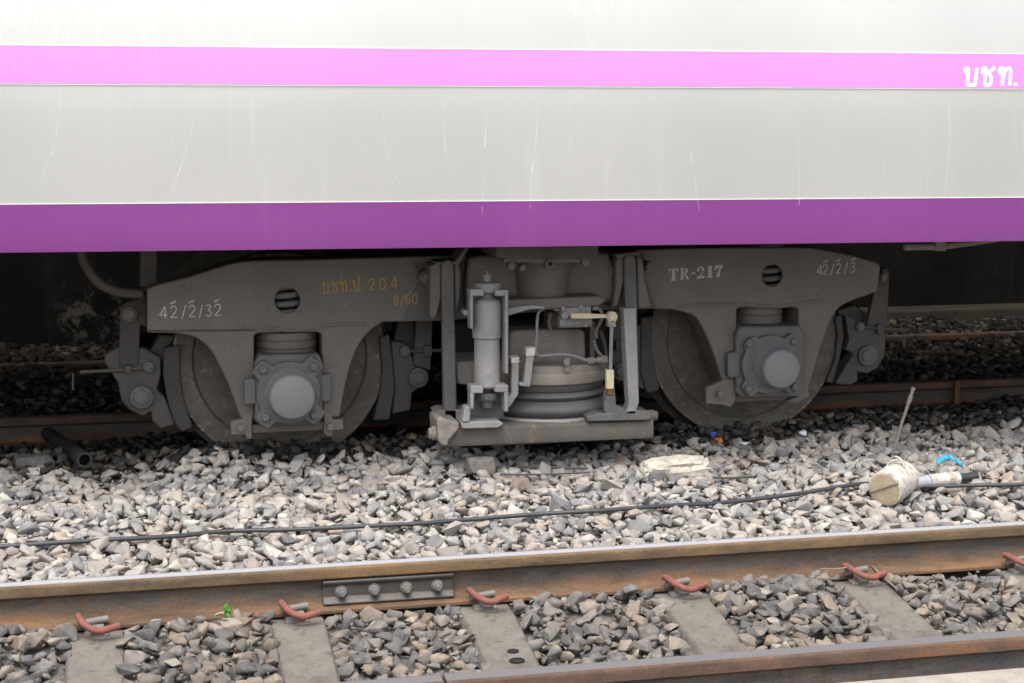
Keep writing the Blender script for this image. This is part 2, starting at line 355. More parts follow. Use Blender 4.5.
# ------------------------------------------------------------------ ballast stones
def base_stone(k, bev):
    r = random.Random(100+k); bm = bmesh.new(); pts = []
    n = r.randint(9, 13); sc = (1, r.uniform(.62, .9), r.uniform(.34, .7))
    for _ in range(n):
        v = Vector((r.gauss(0, 1), r.gauss(0, 1), r.gauss(0, 1))).normalized()
        mx = max(abs(v.x), abs(v.y), abs(v.z)); v = v/mx**.55
        v *= r.uniform(.8, 1.05); pts.append(Vector((v.x*sc[0], v.y*sc[1], v.z*sc[2]))*.5)
    vs = [bm.verts.new(p) for p in pts]; g = bmesh.ops.convex_hull(bm, input=vs)
    bmesh.ops.delete(bm, geom=[v for v in g['geom_interior'] if isinstance(v, bmesh.types.BMVert)], context='VERTS')
    bmesh.ops.dissolve_limit(bm, angle_limit=math.radians(14), verts=bm.verts, edges=bm.edges)
    if bev: bmesh.ops.bevel(bm, geom=bm.edges[:], offset=.028, segments=1, affect='EDGES', clamp_overlap=True)
    bmesh.ops.recalc_face_normals(bm, faces=bm.faces)
    bmesh.ops.triangulate(bm, faces=bm.faces); bm.verts.ensure_lookup_table()
    me = bpy.data.meshes.new('ballast_stone'); bm.to_mesh(me); bm.free(); return me
BASE = [base_stone(k, True) for k in range(20)]; BASE_LO = [base_stone(k, False) for k in range(20)]
def geo(me):
    v = np.empty(len(me.vertices)*3); me.vertices.foreach_get('co', v)
    f = np.empty(len(me.loops), dtype=np.int64); me.loops.foreach_get('vertex_index', f); return v.reshape(-1, 3), f.reshape(-1, 3)
GEO = [geo(m) for m in BASE]; GEO_LO = [geo(m) for m in BASE_LO]
def rotmats(e):
    cx, sx = np.cos(e[:, 0]), np.sin(e[:, 0]); cy, sy = np.cos(e[:, 1]), np.sin(e[:, 1]); cz, sz = np.cos(e[:, 2]), np.sin(e[:, 2])
    R = np.empty((len(e), 3, 3))
    R[:, 0, 0] = cz*cy; R[:, 0, 1] = cz*sy*sx-sz*cx; R[:, 0, 2] = cz*sy*cx+sz*sx
    R[:, 1, 0] = sz*cy; R[:, 1, 1] = sz*sy*sx+cz*cx; R[:, 1, 2] = sz*sy*cx-cz*sx
    R[:, 2, 0] = -sy; R[:, 2, 1] = cy*sx; R[:, 2, 2] = cy*cx; return R
def stones_mesh(name, pos, eul, sc, ids, mat, geos):
    V, F, off = [], [], 0; R = rotmats(eul)
    for k, (v, f) in enumerate(geos):
        s = np.nonzero(ids == k)[0]
        if not len(s): continue
        w = np.einsum('nij,vj->nvi', R[s], v)*sc[s, None, None]+pos[s, None, :]
        V.append(w.reshape(-1, 3)); F.append((f[None]+(off+np.arange(len(s))*len(v))[:, None, None]).reshape(-1, 3)); off += len(s)*len(v)
    V = np.concatenate(V); F = np.concatenate(F); me = bpy.data.meshes.new(name)
    me.vertices.add(len(V)); me.vertices.foreach_set('co', V.ravel()); me.loops.add(F.size); me.loops.foreach_set('vertex_index', F.ravel().astype(np.int32))
    me.polygons.add(len(F)); me.polygons.foreach_set('loop_start', np.arange(0, F.size, 3, dtype=np.int32)); me.update(calc_edges=True)
    me.materials.append(mat); o = bpy.data.objects.new(name, me); COL.objects.link(o); o.parent = ground; o.location = -ground.location
    o['kind'] = 'stuff'; return o
CLIPS = [(98, 630), (300, 611), (490, 600), (685, 585), (865, 573), (1022, 560)]
SLX = [G(px-2, py+4, -.12).x for px, py in CLIPS]
d = (SLX[-1]-SLX[0])/5
SLEEPERS = [SLX[0]-d*k for k in range(5, 0, -1)]+SLX+[SLX[-1]+d*k for k in range(1, 6)]
def scatter(x0, x1, y0, y1, step, smin, smax, lift):
    gx, gy = np.meshgrid(np.arange(x0, x1, step), np.arange(y0, y1, step)); n = gx.size
    x = gx.ravel()+rng.uniform(-.5, .5, n)*step; y = gy.ravel()+rng.uniform(-.5, .5, n)*step
    s = smin+(smax-smin)*rng.random(n)**1.7; z = height(x, y)+rng.uniform(-.012, .008, n)+lift
    keep = np.ones(n, bool)
    for c, half in ((RN+.035, .062), (RF+.035, .085), (TF+.035, .085), (RB+.035, .085), (TN+.035, .0)): keep &= ~((np.abs(y-c) < half))
    for sx in SLEEPERS: keep &= ~((np.abs(x-sx) < .086-.012*(y < 4.5)) & (y > 3.3) & (y < 5.05))
    keep &= ~(y < 3.7)
    e = np.stack([rng.normal(0, .36, n), rng.normal(0, .36, n), rng.uniform(0, 6.3, n)], 1)
    fl = rng.random(n) < .16; e[fl, 0] = rng.uniform(0, 6.3, fl.sum())
    return [a[keep] for a in (np.stack([x, y, z], 1), e, s, rng.integers(0, 20, n))]
def join(L): return [np.concatenate([l[i] for l in L]) for i in range(4)]
A = join([scatter(-1.3, 3.9, 3.6, 4.86, .03, .012, .03, .0), scatter(-1.3, 3.9, 3.6, 4.86, .037, .04, .09, 0), scatter(-1.3, 3.9, 3.6, 4.86, .085, .06, .1, .01)])
B = join([scatter(-1.6, 5.0, 4.96, 6.42, .03, .012, .028, .0), scatter(-1.6, 5.0, 4.96, 6.42, .039, .04, .088, .002), scatter(-1.6, 5.0, 4.96, 6.42, .085, .06, .105, .012)])
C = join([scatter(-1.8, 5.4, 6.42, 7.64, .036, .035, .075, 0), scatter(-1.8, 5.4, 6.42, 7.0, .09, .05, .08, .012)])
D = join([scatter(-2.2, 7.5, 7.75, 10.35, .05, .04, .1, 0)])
Elo = join([scatter(-6, -1.5, 3.6, 7.6, .06, .05, .09, 0), scatter(5, 10, 3.6, 7.6, .06, .05, .09, 0)])
# stones that show largest become single objects
pr = np.array([proj(*p) for p in np.concatenate([A[0], B[0]])]); size = np.concatenate([A[2], B[2]])/np.concatenate([A[0], B[0]])[:, 1]
size = size + .004*(np.concatenate([A[0], B[0]])[:, 2]-height(np.concatenate([A[0], B[0]])[:, 0], np.concatenate([A[0], B[0]])[:, 1]))/.02
vis = (pr[:, 0] > 4) & (pr[:, 0] < 1020) & (pr[:, 1] < 680); vis &= ~((np.concatenate([A[0], B[0]])[:, 1] < 4.1)); size[~vis] = 0
top = np.argsort(-size)[:300]; nA = len(A[0]); mA = np.ones(nA, bool); mB = np.ones(len(B[0]), bool)
for mlist, mt in ((BASE, None),):
    for m_ in BASE: m_.materials.append(M['so_grey'])
for t_ in top:
    S, i, mk, mt = (A, t_, mA, M['so_grey']) if t_ < nA else (B, t_-nA, mB, M['so_pale'])
    mk[i] = False; o = bpy.data.objects.new('ballast_stone', BASE[int(S[3][i])]); COL.objects.link(o); o.parent = ground
    o.location = Vector(S[0][i])-ground.location; o.rotation_euler = S[1][i]; o.scale = (S[2][i],)*3
    if mt is not M['so_grey']:
        o.material_slots[0].link = 'OBJECT'; o.material_slots[0].material = mt
stones_mesh('track_ballast', *[a[mA] for a in A], M['st_grey'], GEO)
stones_mesh('verge_ballast', *[a[mB] for a in B], M['st_pale'], GEO)
# between grey and black under the coach: oil-stained stones
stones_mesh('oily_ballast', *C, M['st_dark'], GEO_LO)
stones_mesh('shade_dark_ballast', *D, M['st_shade'], GEO_LO)  # darker still: shade behind the coach put into the stone colour
stones_mesh('outer_ballast', *Elo, M['st_grey'], GEO_LO)
# ------------------------------------------------------------------ rails
def rail_profile(y0, w=.066, H=.138, foot=.112):
    c = y0+w/2
    pts = [(-w/2+.008, 0), (w/2-.008, 0), (w/2-.002, -.004), (w/2, -.012), (w/2, -.034), (.012, -.046), (.0075, -.06), (.0075, -.1), (.014, -.114), (foot/2, -.126), (foot/2, -H),
           (-foot/2, -H), (-foot/2, -.126), (-.014, -.114), (-.0075, -.1), (-.0075, -.06), (-.012, -.046), (-w/2, -.034), (-w/2, -.012), (-w/2+.002, -.004)]
    return [(c+a, b) for a, b in pts]
def rail(x0, x1, y0, mat, label, seg=1):
    root = thing('rail', ((x0+x1)/2, y0+.033, -.138), label, 'rail')
    m = MB(); pf = rail_profile(y0)
    m.poly([Vector((x0, a, b)) for a, b in pf], [Vector((x1, a, b)) for a, b in pf]); m.build('rail_body', mat, root, bevel=.002, seg=2, smooth_angle=30)
    return root
r_near = rail(-9, 14, RN, M['rail_near'], 'rail with bolted joint plate and shiny running top, behind the red clips')
xj = P(446, 677, RF).x
rail(-9, xj-.003, RF, M['rail_front'], 'frontmost dark rail, the piece left of the joint gap at the bottom edge')
rail(xj+.003, 14, RF, M['rail_front'], 'frontmost dark rail, the piece right of the joint gap beside the concrete slab')
rail(-9, 14, TN, M['rail_back'], 'rail under the near wheels of the coach, sunk in the ballast')
r_tf = rail(-9, 14, TF, M['rail_back'], 'dark rail under the far wheels of the coach, above the grey stones')
rail(-9, 14, RB, M['rail_back'], 'rusty rail farthest back, at the foot of the dark wall')
# joint plate with four bolts
fp = MB(); x0, x1 = P(323, 594, RN).x, P(454, 585, RN).x
yb = RN+.033
prof = [(yb-.0085, -.045), (yb-.03, -.041), (yb-.034, -.046), (yb-.03, -.055), (yb-.022, -.06), (yb-.022, -.096), (yb-.034, -.106), (yb-.04, -.112), (yb-.036, -.118), (yb-.0145, -.112), (yb-.0085, -.1)]
fp.poly([Vector((x0, a, b)) for a, b in prof], [Vector((x1, a, b)) for a, b in prof])
M['plate'] = dirty('joint_plate_steel', (.08, .071, .063), (.12, .106, .093), (.15, .095, .06), 14, .5, .35, .4, .62)
plate = fp.build('joint_plate', M['plate'], r_near, bevel=.003)
for px, py in ((341, 595), (374, 592), (406, 590), (437, 588)):
    c = P(px, py, yb-.022); m = MB(); z = -.078
    m.cyl((c.x, yb-.023, z), (c.x, yb-.027, z), .019, n=20).cyl((c.x, yb-.027, z), (c.x, yb-.045, z), .0155, n=6).cyl((c.x, yb-.045, z), (c.x, yb-.06, z), .009, n=14)
    m.build('bolt', M['bare'] if False else M['bolt'], plate, bevel=.0012)
m = MB(); a = P(957, 383, TF-.012); m.box(a.x-.014, a.x+.014, TF-.02, TF-.006, -.16, -.012)
m.box(a.x-.014, a.x+.014, TF-.02, TF+.03, -.012, .004); m.build('rust_strap', M['rusty'], r_tf, bevel=.002)
# ------------------------------------------------------------------ sleepers and clips
def make_sleeper(x0):
    root = thing('sleeper', (x0, RN, -.36), '', 'sleeper', 'concrete sleepers of the near track')
    m = MB(); secs = []
    for y, zt, hw in ((5.32, -.148, .083), (5.02, -.146, .083), (4.78, -.146, .081), (4.56, -.175, .078), (4.35, -.2, .073), (4.12, -.175, .078), (3.9, -.146, .081), (3.66, -.146, .083), (3.36, -.148, .083)):
        secs.append([Vector((x0+a, y, z)) for a, z in ((-hw-.025, -.36), (hw+.025, -.36), (hw+.004, zt-.012), (hw-.006, zt), (-hw+.006, zt), (-hw-.004, zt-.012))])
    vs = [[m.bm.verts.new(p) for p in s] for s in secs]
    for A_, B_ in zip(vs, vs[1:]):
        for k in range(6): m.bm.faces.new((A_[k], A_[(k+1) % 6], B_[(k+1) % 6], B_[k]))
    m.bm.faces.new(vs[0]); m.bm.faces.new(vs[-1][::-1])
    m.build('sleeper_body', M['concrete'], root, bevel=.003)
    for yr, sg in ((RN+.033, -1), (RN+.033, 1), (RF+.033, 1)):
        sh = MB(); yy = yr+sg*.056
        sh.box(x0-.036, x0+.036, min(yy, yy+sg*.045), max(yy, yy+sg*.045), -.149, -.136).box(x0-.018, x0+.022, min(yy+sg*.004, yy+sg*.05), max(yy+sg*.004, yy+sg*.05), -.137, -.118)
        sh.build('shoulder', M['dust'], root, bevel=.004)
        c = MB()
        j1, j2, j3 = random.uniform(-.006, .006), random.uniform(-.006, .006), random.uniform(.93, 1.07)
        pa = [(-.048, .0, -.092), (-.045, .022, -.09), (-.034, .054, -.097), (-.012, .078, -.107), (.014, .086, -.112), (.042, .078, -.108), (.066, .068, -.104)]
        c.tube(smooth([(x0+a*j3+j1, yy+sg*b*j3, z+j2*(.5+a*9)) for a, b, z in pa], 4), .0105, 10); cl = c.build('spring_clip', M['clip'], root)
        c = MB(); c.tube([(x0-.046, yy+sg*.012, -.112), (x0+.006, yy+sg*.002, -.108), (x0+.034, yy+sg*.0, -.106)], .0105, 10); c.build('clip_heel', M['bolt'], cl)
    return root
SL_LAB = ['concrete sleeper under the leftmost red clip, at the left edge', 'concrete sleeper beside the sprouting weed, second red clip from the left',
          'concrete sleeper with two round holes, just right of the joint plate', 'concrete sleeper with loose stones lying on its left side, fourth red clip from the left',
          'stained concrete sleeper with the fifth red clip from the left, beside twigs', 'concrete sleeper cut by the right edge of the photo']
S3 = None
for i, x in enumerate(SLX):
    o = make_sleeper(x); o['label'] = SL_LAB[i]; o.rotation_euler.z = random.uniform(-.012, .012) if i else 0
    if i == 2: S3 = o
for px, py, rx in ((514, 655, .017), (518, 662, .023)):
    c = G(px, py, -.19); m = MB(); zz = -.175-(4.56-c.y)*.119
    m.lathe((0, 0, 0), (0, 0, 1), [(rx, -.0), (rx, .003), (rx*.9, .0035), (rx*.85, .0005), (0, .0005)], 20)
    bmesh.ops.transform(m.bm, verts=m.bm.verts, matrix=Matrix.Translation((c.x, c.y, zz+.002)) @ Matrix.Rotation(.12, 4, 'X') @ Matrix.Scale(.7, 4, (0, 1, 0)))
    m.build('bolt_hole_disc', M['black'], S3)  # black disc on the surface, painted as the shaded hollow of a hole
# ------------------------------------------------------------------ coach
BY = 5.77; BC = Vector((1.43, BY, .86))
coach = thing('railway_coach', (BC.x, BC.y+1.4, 0), 'silver railway coach with a pink stripe and a purple lower band', 'railway coach')
co = ORI[coach.name]
BR = Matrix.Translation(BC) @ Matrix.Rotation(math.radians(-3.2), 4, 'Z') @ Matrix.Rotation(math.radians(.12), 4, 'Y')
def zb(py): return P(512, py, BY).z-BC.z
Z = {k: zb(y) for k, y in (('b', 246.5), ('pt', 201.5), ('kb', 85.5), ('kt', 50))}
def shell_y(z):                                              # gentle tumblehome towards the roof and the sill
    return .012*max(0, (.1-z)/.1)**2 + .22*max(0, z-.5)**2
def panel(name, z0, z1, mat, proud=0, n=6, tk=.006, par=None):
    m = MB(); Xs = np.linspace(-9, 11, 81)
    fr = [[m.bm.verts.new((x, shell_y(z0+(z1-z0)*j/n)-proud, z0+(z1-z0)*j/n)) for x in Xs] for j in range(n+1)]
    bk = [[m.bm.verts.new((v.co.x, v.co.y+tk, v.co.z)) for v in r_] for r_ in fr]
    for j in range(n):
        for i in range(80):
            m.bm.faces.new((fr[j][i], fr[j][i+1], fr[j+1][i+1], fr[j+1][i])); m.bm.faces.new((bk[j][i], bk[j+1][i], bk[j+1][i+1], bk[j][i+1]))
    for i in range(80):
        m.bm.faces.new((fr[0][i], bk[0][i], bk[0][i+1], fr[0][i+1])); m.bm.faces.new((fr[n][i], fr[n][i+1], bk[n][i+1], bk[n][i]))
    bmesh.ops.transform(m.bm, verts=m.bm.verts, matrix=BR); return m.build(name, mat, par or coach, recalc=False)
side = MB(); pr_ = [(0.0, Z['b'])]
pr_ = [(shell_y(z), z) for z in np.linspace(Z['b'], 2.2, 24)]+[(.2, 2.55), (.6, 2.8), (1.4, 2.88), (2.2, 2.8), (2.6, 2.55), (2.8, 2.2), (2.8, Z['b']), (2.77, Z['b']), (2.77, .09), (.03, .09), (.03, Z['b'])]
side.poly([Vector((-9, a, b)) for a, b in pr_], [Vector((11, a, b)) for a, b in pr_]); bmesh.ops.transform(side.bm, verts=side.bm.verts, matrix=BR)
body = side.build('body_shell', M['silver'], coach, smooth_angle=35)
purple = panel('purple_band', Z['b']-.002, Z['pt'], M['purple'], .003, tk=.0035)
pink = panel('pink_stripe', Z['kb'], Z['kt'], M['pink'], .003, tk=.0035)
for zz in (Z['pt']+.001, Z['kb']-.005, Z['kt']+.001): panel('trim_line', zz, zz+.002, M['trim'], .004, 1, .0045)
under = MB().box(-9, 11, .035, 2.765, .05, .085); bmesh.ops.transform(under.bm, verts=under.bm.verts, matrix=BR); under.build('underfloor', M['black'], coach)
m = MB().pbox(496, 240, 599, 258, 6.02, 6.5); m.build('bolster_plate', M['frame_dark'], coach, bevel=.006)
m = MB().ptube([(81, 246, 6.35), (84, 262, 6.35), (98, 282, 6.36), (118, 291.5, 6.38), (142, 294, 6.4)], .019, 10); m.build('air_hose', M['frame_dark'], coach)
m = MB().pbox(140, 246, 157, 287, 6.45, 6.55); m.build('sill_bracket', M['frame_dark'], coach, bevel=.005)
m = MB().ptube([(904, 247, 6.0), (935, 246.5, 6.0), (960, 244, 6.0), (1000, 238, 6.0)], .014, 10); m.pbox(936, 238, 946, 251, 5.98, 6.03); m.build('brake_pipe', M['dust'], coach, bevel=.003)
MB().cyl((-1.9, 7.15, .55), (-6.5, 7.15, .55), .25).build('underfloor_tank', M['black'], coach); MB().box(6.3, 8.6, 6.5, 7.8, .4, .9).build('underfloor_box', M['black'], coach)
# lettering made of strokes; every stroke drifts forward a hair so that crossings never share a plane
def strokes(name, mat, paths, o, ux, uz, w, depth, parent, n=4, yaw=0):
    m = MB(); k = 0; bm = m.bm
    for path in paths:
        wd = w
        if isinstance(path[0], (int, float)): wd = w*path[0]; path = path[1:]
        q = smooth([Vector((a, 0, b)) for a, b in path], n) if len(path) > 2 else [Vector((a, 0, b)) for a, b in path]
        q = [Vector((p.x*ux, 0, p.z*uz)) for p in q]; fr, bk = [], []
        for i, p in enumerate(q):
            t = (q[min(i+1, len(q)-1)]-q[max(i-1, 0)]).normalized(); nn = Vector((-t.z, 0, t.x))*wd/2
            y = -depth-k*2.5e-6; k += 1
            fr.append([bm.verts.new(o+p+nn+Vector((0, y, 0))), bm.verts.new(o+p-nn+Vector((0, y, 0)))]); bk.append([bm.verts.new(o+p+nn), bm.verts.new(o+p-nn)])
        for i in range(len(q)-1):
            bm.faces.new((fr[i][0], fr[i][1], fr[i+1][1], fr[i+1][0]))
            bm.faces.new((fr[i][0], fr[i+1][0], bk[i+1][0], bk[i][0])); bm.faces.new((fr[i][1], bk[i][1], bk[i+1][1], fr[i+1][1]))
        for e in (0, -1): bm.faces.new((fr[e][0], bk[e][0], bk[e][1], fr[e][1]))
    return m
GL = {
 'bo': [[(.2, .74), (.06, .74), (.04, .9), (.18, .98), (.28, .86), (.28, .3), (.28, .06), (.42, .03), (.68, .03), (.84, .08), (.86, .4), (.86, 1)]],
 'cho': [[(.2, .72), (.05, .76), (.08, .95), (.24, .98), (.36, .84), (.3, .6), (.29, .2), (.34, .03), (.6, .02), (.76, .14), (.78, .36), (.7, .56), (.56, .68), (.64, .8), (1., 1.02)]],
 'tho': [[(.22, .72), (.06, .74), (.06, .92), (.22, .98), (.33, .84), (.33, .4), (.33, .0)], [(.33, .45), (.48, .86), (.66, .99), (.84, .9), (.87, .6), (.87, .0)]],
 'po': [[(.2, .74), (.06, .74), (.04, .9), (.18, .98), (.28, .86), (.28, .06), (.42, .03), (.68, .03), (.84, .08), (.86, .4), (.86, 1.45)]],
 'dot': [[1.3, (.1, .0), (.1, .16)]],
 '4': [[(.72, 0), (.72, .5), (.72, 1), (.4, .62), (.08, .28)], [(.08, .28), (.95, .28)]],
 '2': [[(.1, .78), (.25, .97), (.6, .99), (.8, .78), (.65, .5), (.3, .22), (.08, .04)], [(.08, .04), (.88, .04)]],
 '0': [[(.5, 1), (.15, .8), (.1, .5), (.2, .12), (.5, 0), (.8, .15), (.9, .5), (.82, .85), (.48, 1)]],
 '8': [[(.5, .55), (.2, .75), (.5, 1), (.8, .76), (.5, .54), (.14, .26), (.5, 0), (.86, .26), (.48, .55)]],
 '6': [[(.8, .9), (.5, 1), (.2, .7), (.12, .3), (.4, 0), (.8, .12), (.82, .4), (.5, .55), (.16, .36)]],
 '3': [[(.12, .9), (.5, 1), (.78, .8), (.45, .56), (.82, .3), (.55, .02), (.1, .1)]],
 '/': [[(.1, -.1), (.8, 1.05)]],
 'mark': [[(.0, 1.3), (.25, 1.24), (.45, 1.42), (.62, 1.28), (.95, 1.5)]],
 'tick': [[(.4, 1.15), (.45, 1.5)]],
}
def text(name, mat, glyphs, px, py, Y, hpx, parent, gap=.2, wpx=None, bold=.13, slope=0., depth=.0012, plane=None, slant=0):
    # glyphs: list of (key, width factor); (px,py): lower left corner of the first letter
    hh = hpx*mpp(Y); x = 0; allp = []
    for key, wf, adv in glyphs:
        for path in GL[key]:
            pre = [path[0]] if isinstance(path[0], (int, float)) else []
            pts = path[1:] if pre else path
            allp.append(pre+[(x+a*wf+slant*b, b+slope*(x+a*wf)) for a, b in pts])
        x += adv
    o = P(px, py, Y); m = strokes(name, mat, allp, o, hh, hh, bold*hh, depth, parent)
    if plane: 
        for v in m.bm.verts: v.co = plane(v.co)
    return m.build(name, mat, parent, smooth_angle=0)
def to_body(c):                                              # drop a point of the y=const plane on the coach side
    loc = BR.inverted() @ c; loc.y = shell_y(loc.z)-.0033+(c.y-TB)*.25; return BR @ loc
pt = P(963, 86, BY); 
yy = (BR @ Vector(((pt.x-BC.x), 0, 0))).y
TB = yy
text('lettering', M['white_paint'], [('bo', .85, 1.06), ('cho', .78, 1.02), ('tho', .85, 1.0), ('dot', 1, .3)], 963.5, 85.5, yy, 18.5, pink, bold=.19, slant=.08, plane=to_body, depth=.0012)
# scratches on the panel
for pts in ([(60, 95), (58, 120), (53, 150), (45, 165), (41, 200)], [(197, 100), (190, 135), (183, 160), (172, 190), (160, 200)], [(444, 96), (445, 140), (450, 185)], [(488, 100), (484, 160), (482, 215)], [(540, 90), (536, 140), (531, 180), (530, 210)], [(692, 110), (691, 150), (699, 210)], [(590, 110), (575, 135), (566, 155)], [(383, 110), (386, 150), (401, 188)], [(948, 95), (950, 140), (945, 195)], [(799, 120), (799, 205)]):
    m = strokes('x', None, [[(a, -b) for a, b in pts]], Vector((0, 0, 0)), 1, 1, 1, .0, None)
    m.bm.free()
    m = MB(); q = smooth([Vector((a, 0, b)) for a, b in pts], 5); L = []
    for i, p in enumerate(q):
        c = P(p.x, p.z, BY); l = BR.inverted() @ c; d_ = ray(p.x, p.z); dl = BR.to_3x3().inverted() @ Vector(d_)
        t = (-.0012-l.y)/dl.y; l = l+dl*t; wv = .0013*math.sin(math.pi*(i+.5)/len(q))
        zin = Z['pt']-.0 > l.z
        off = shell_y(l.z)-(.0035 if zin else .0004)
        wv *= random.choice((.35, .8, 1.0, 1.3, .6))
        L.append([m.bm.verts.new(BR @ Vector((l.x-wv, off, l.z))), m.bm.verts.new(BR @ Vector((l.x+wv, off, l.z)))])
    for a, b in zip(L, L[1:]):
        if random.random() < .8: m.bm.faces.new((a[0], a[1], b[1], b[0]))
    m.build('scratch', M['scuff'], body, recalc=False, smooth_angle=0)
# ------------------------------------------------------------------ bogie
bogie = thing('bogie', (1.66, 7.165, 0), 'dusty dark grey four-wheel railway bogie under the coach, lettered TR-217', 'bogie')
YF, YB = 6.34, 6.50
top = sm2([(147, 289), (160, 284), (190, 276.5), (225, 265.5), (250, 261), (330, 259), (470, 255), (540, 253), (620, 250.5), (700, 248), (800, 247.5), (825, 250), (850, 255), (879, 263)], 3)
rightend = [(880.5, 268), (878, 291), (866, 296)]
rp = sm2([(860, 297.6), (842, 305.7), (832.5, 317), (825, 336), (819.6, 352), (810, 384.6), (806, 396)], 3)
rbox = [(799, 396), (798.7, 309), (794, 307), (741, 307.5), (736.8, 309), (736.6, 386), (724, 386)]
rl = sm2([(722, 380), (713, 352), (702, 326.6), (692.5, 315), (671.5, 309.5)], 3)
mid = [(652, 309), (612, 310), (500, 314), (478, 318), (442, 321)]
lp = sm2([(383.5, 322), (371.7, 329.5), (361.5, 341), (353, 358), (344.7, 388), (340, 417)], 3)
lbox = [(323, 417), (321.8, 334), (317, 332), (259, 333), (254, 335), (254, 418), (240.5, 418.6)]
ll = sm2([(229, 385), (219, 365), (209, 348), (193.7, 336.5), (175, 333)], 3)
outline = top+rightend+rp+rbox+rl+mid+lp+lbox+ll+[(149, 333), (147, 330)]
m = MB(); hc1, hc2 = P(287.5, 300.5, YF), P(772.5, 275.5, YF)
m.pprism(outline, YF, YB, hole=[(hc1, .0485), (hc2, .0445)], hole_depth=.014)
frame = m.build('side_frame', M['frame'], bogie, bevel=.006, smooth_angle=30)
# far side frame, plain mirror
CY = 7.165
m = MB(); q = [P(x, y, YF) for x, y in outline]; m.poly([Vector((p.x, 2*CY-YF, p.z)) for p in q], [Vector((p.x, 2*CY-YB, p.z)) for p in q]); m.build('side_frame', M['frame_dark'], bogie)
# cross members
m = MB(); 
for a, b in ((452, 300), (640, 290)):
    c = P(a, b, YB); m.box(c.x-.08, c.x+.08, YB-.01, 2*CY-YB+.01, c.z-.06, c.z+.1)
m.build('cross_beam', M['frame_dark'], bogie, bevel=.01)
m = MB().pprism(sm2([(468, 262), (478, 256), (540, 254), (600, 252.5), (611, 258), (614, 285), (600, 306), (480, 312), (466, 300), (468, 262)], 3)[:-1], 6.27, YF-.002); m.build('bolster_bulge', M['frame'], bogie, bevel=.03, seg=4)
# lips over the axle box openings
for pts in ([(236, 327), (262, 327.5), (287, 330), (310, 328.5), (335, 324.5), (366, 324)], [(676, 306.5), (705, 305), (736, 304), (764, 306), (790, 305), (822, 300)]):
    m = MB().ptube([(a, b, YF+.004) for a, b in pts], .010, 8); m.build('frame_lip', M['frame'], frame)
for pts in ([(147, 331), (255, 330)],):
    m = MB().ptube([(a, b, YF+.003) for a, b in pts], .006, 6, 1); m.build('weld_seam', M['frame_dark'], frame)
for c in (hc1, hc2):                                         # spring coils behind the sight holes
    m = MB()
    for k in range(-3, 4):
        R_ = .075; zc = c.z+.008+k*.0335
        m.tube([(c.x+R_*math.cos(a), YF+.1+R_*math.sin(a), zc+.033*a/math.tau-.016) for a in np.linspace(0, math.tau, 25)], .0125, 10)
    m.build('coil_spring', M['cast'], bogie)
M['patch'] = dirty('grey_repaint', (.075, .073, .07), (.105, .102, .098), (.12, .09, .07), 7, .6, spots=.68)
for pts in ([(413.6, 262), (418.6, 280), (408, 304), (402, 320.5), (430, 320.5), (430, 261)], [(644, 254), (646.5, 281), (656, 308), (640, 308.5), (640, 254)]):
    MB().pprism(pts, YF-.0008, YF+.001).build('paint_patch', M['patch'], frame, smooth_angle=0)
# lettering on the frame
T = frame
text('lettering', M['gold'], [('bo', .6, .82), ('cho', .62, .76), ('tick', .3, .0), ('tho', .62, .8), ('dot', 1, .35), ('po', .6, .78), ('dot', 1, .62), ('2', .6, .95), ('0', .62, .98), ('4', .68, .8)], 322.5, 293.5, YF-.0005, 11, T, bold=.13, slope=.045)
text('lettering', M['gold'], [('8', .62, .75), ('/', .5, .5), ('6', .62, .75), ('0', .62, .7)], 393.5, 305, YF-.0005, 9.3, T, bold=.13, slope=.05)
text('chalk_mark', M['chalk'], [('4', .75, .95), ('2', .7, 0), ('mark', .55, .95), ('/', .5, .62), ('2', .7, 0), ('mark', .55, .9), ('/', .4, .55), ('3', .65, .75), ('2', .7, 0), ('mark', .5, .8)], 159, 318.5, YF-.0005, 11, T, bold=.1, slope=.02)
text('chalk_mark', M['chalk'], [('4', .7, .7), ('2', .6, 0), ('mark', .5, .8), ('/', .5, .6), ('2', .6, 0), ('mark', .5, .85), ('/', .5, .7), ('3', .6, 0), ('mark', .6, .7)], 816, 275.5, YF-.0005, 10.5, T, bold=.085, slope=.06)
# stencil TR-217: heavy slab letters cut as plates
def plates(polys, px, py, Y, hpx, adv, parent, mat, slope):
    m = MB(); hh = hpx*mpp(Y); o = P(px, py, Y); k = 0
    for x0, pl in polys:
        for poly in pl:
            q = [o+Vector(((x0+a)*hh, -.001-k*2e-5, (b+slope*(x0+a))*hh)) for a, b in poly]; k += 1
            m.poly(q, [v+Vector((0, .0012, 0)) for v in q])
    return m.build('lettering', mat, parent, smooth_angle=0)
def arc(cx, cz, rx, rz, a0, a1, n=9): return [(cx+rx*math.cos(math.radians(a0+(a1-a0)*k/n)), cz+rz*math.sin(math.radians(a0+(a1-a0)*k/n))) for k in range(n+1)]
def ring(cx, cz, ro, rzo, ri, rzi, a0, a1): return arc(cx, cz, ro, rzo, a0, a1)+arc(cx, cz, ri, rzi, a1, a0)
TT = [[(.0, 1), (.25, 1), (.25, .88), (.12, .88), (.07, .68), (0, .68)], [(.28, 1), (.56, 1), (.56, .1), (.66, .1), (.66, 0), (.18, 0), (.18, .1), (.28, .1)], [(.59, 1), (.84, 1), (.84, .68), (.77, .68), (.72, .88), (.59, .88)]]
RR = [[(0, 1), (.34, 1), (.34, 0), (0, 0), (0, .1), (.08, .1), (.08, .9), (0, .9)], ring(.4, .76, .34, .24, .1, .13, 90, -90), [(.4, .5), (.56, .5), (.72, .2), (.76, .1), (.86, .14), (.86, .04), (.72, -.02), (.56, .04), (.5, .3), (.4, .42)]]
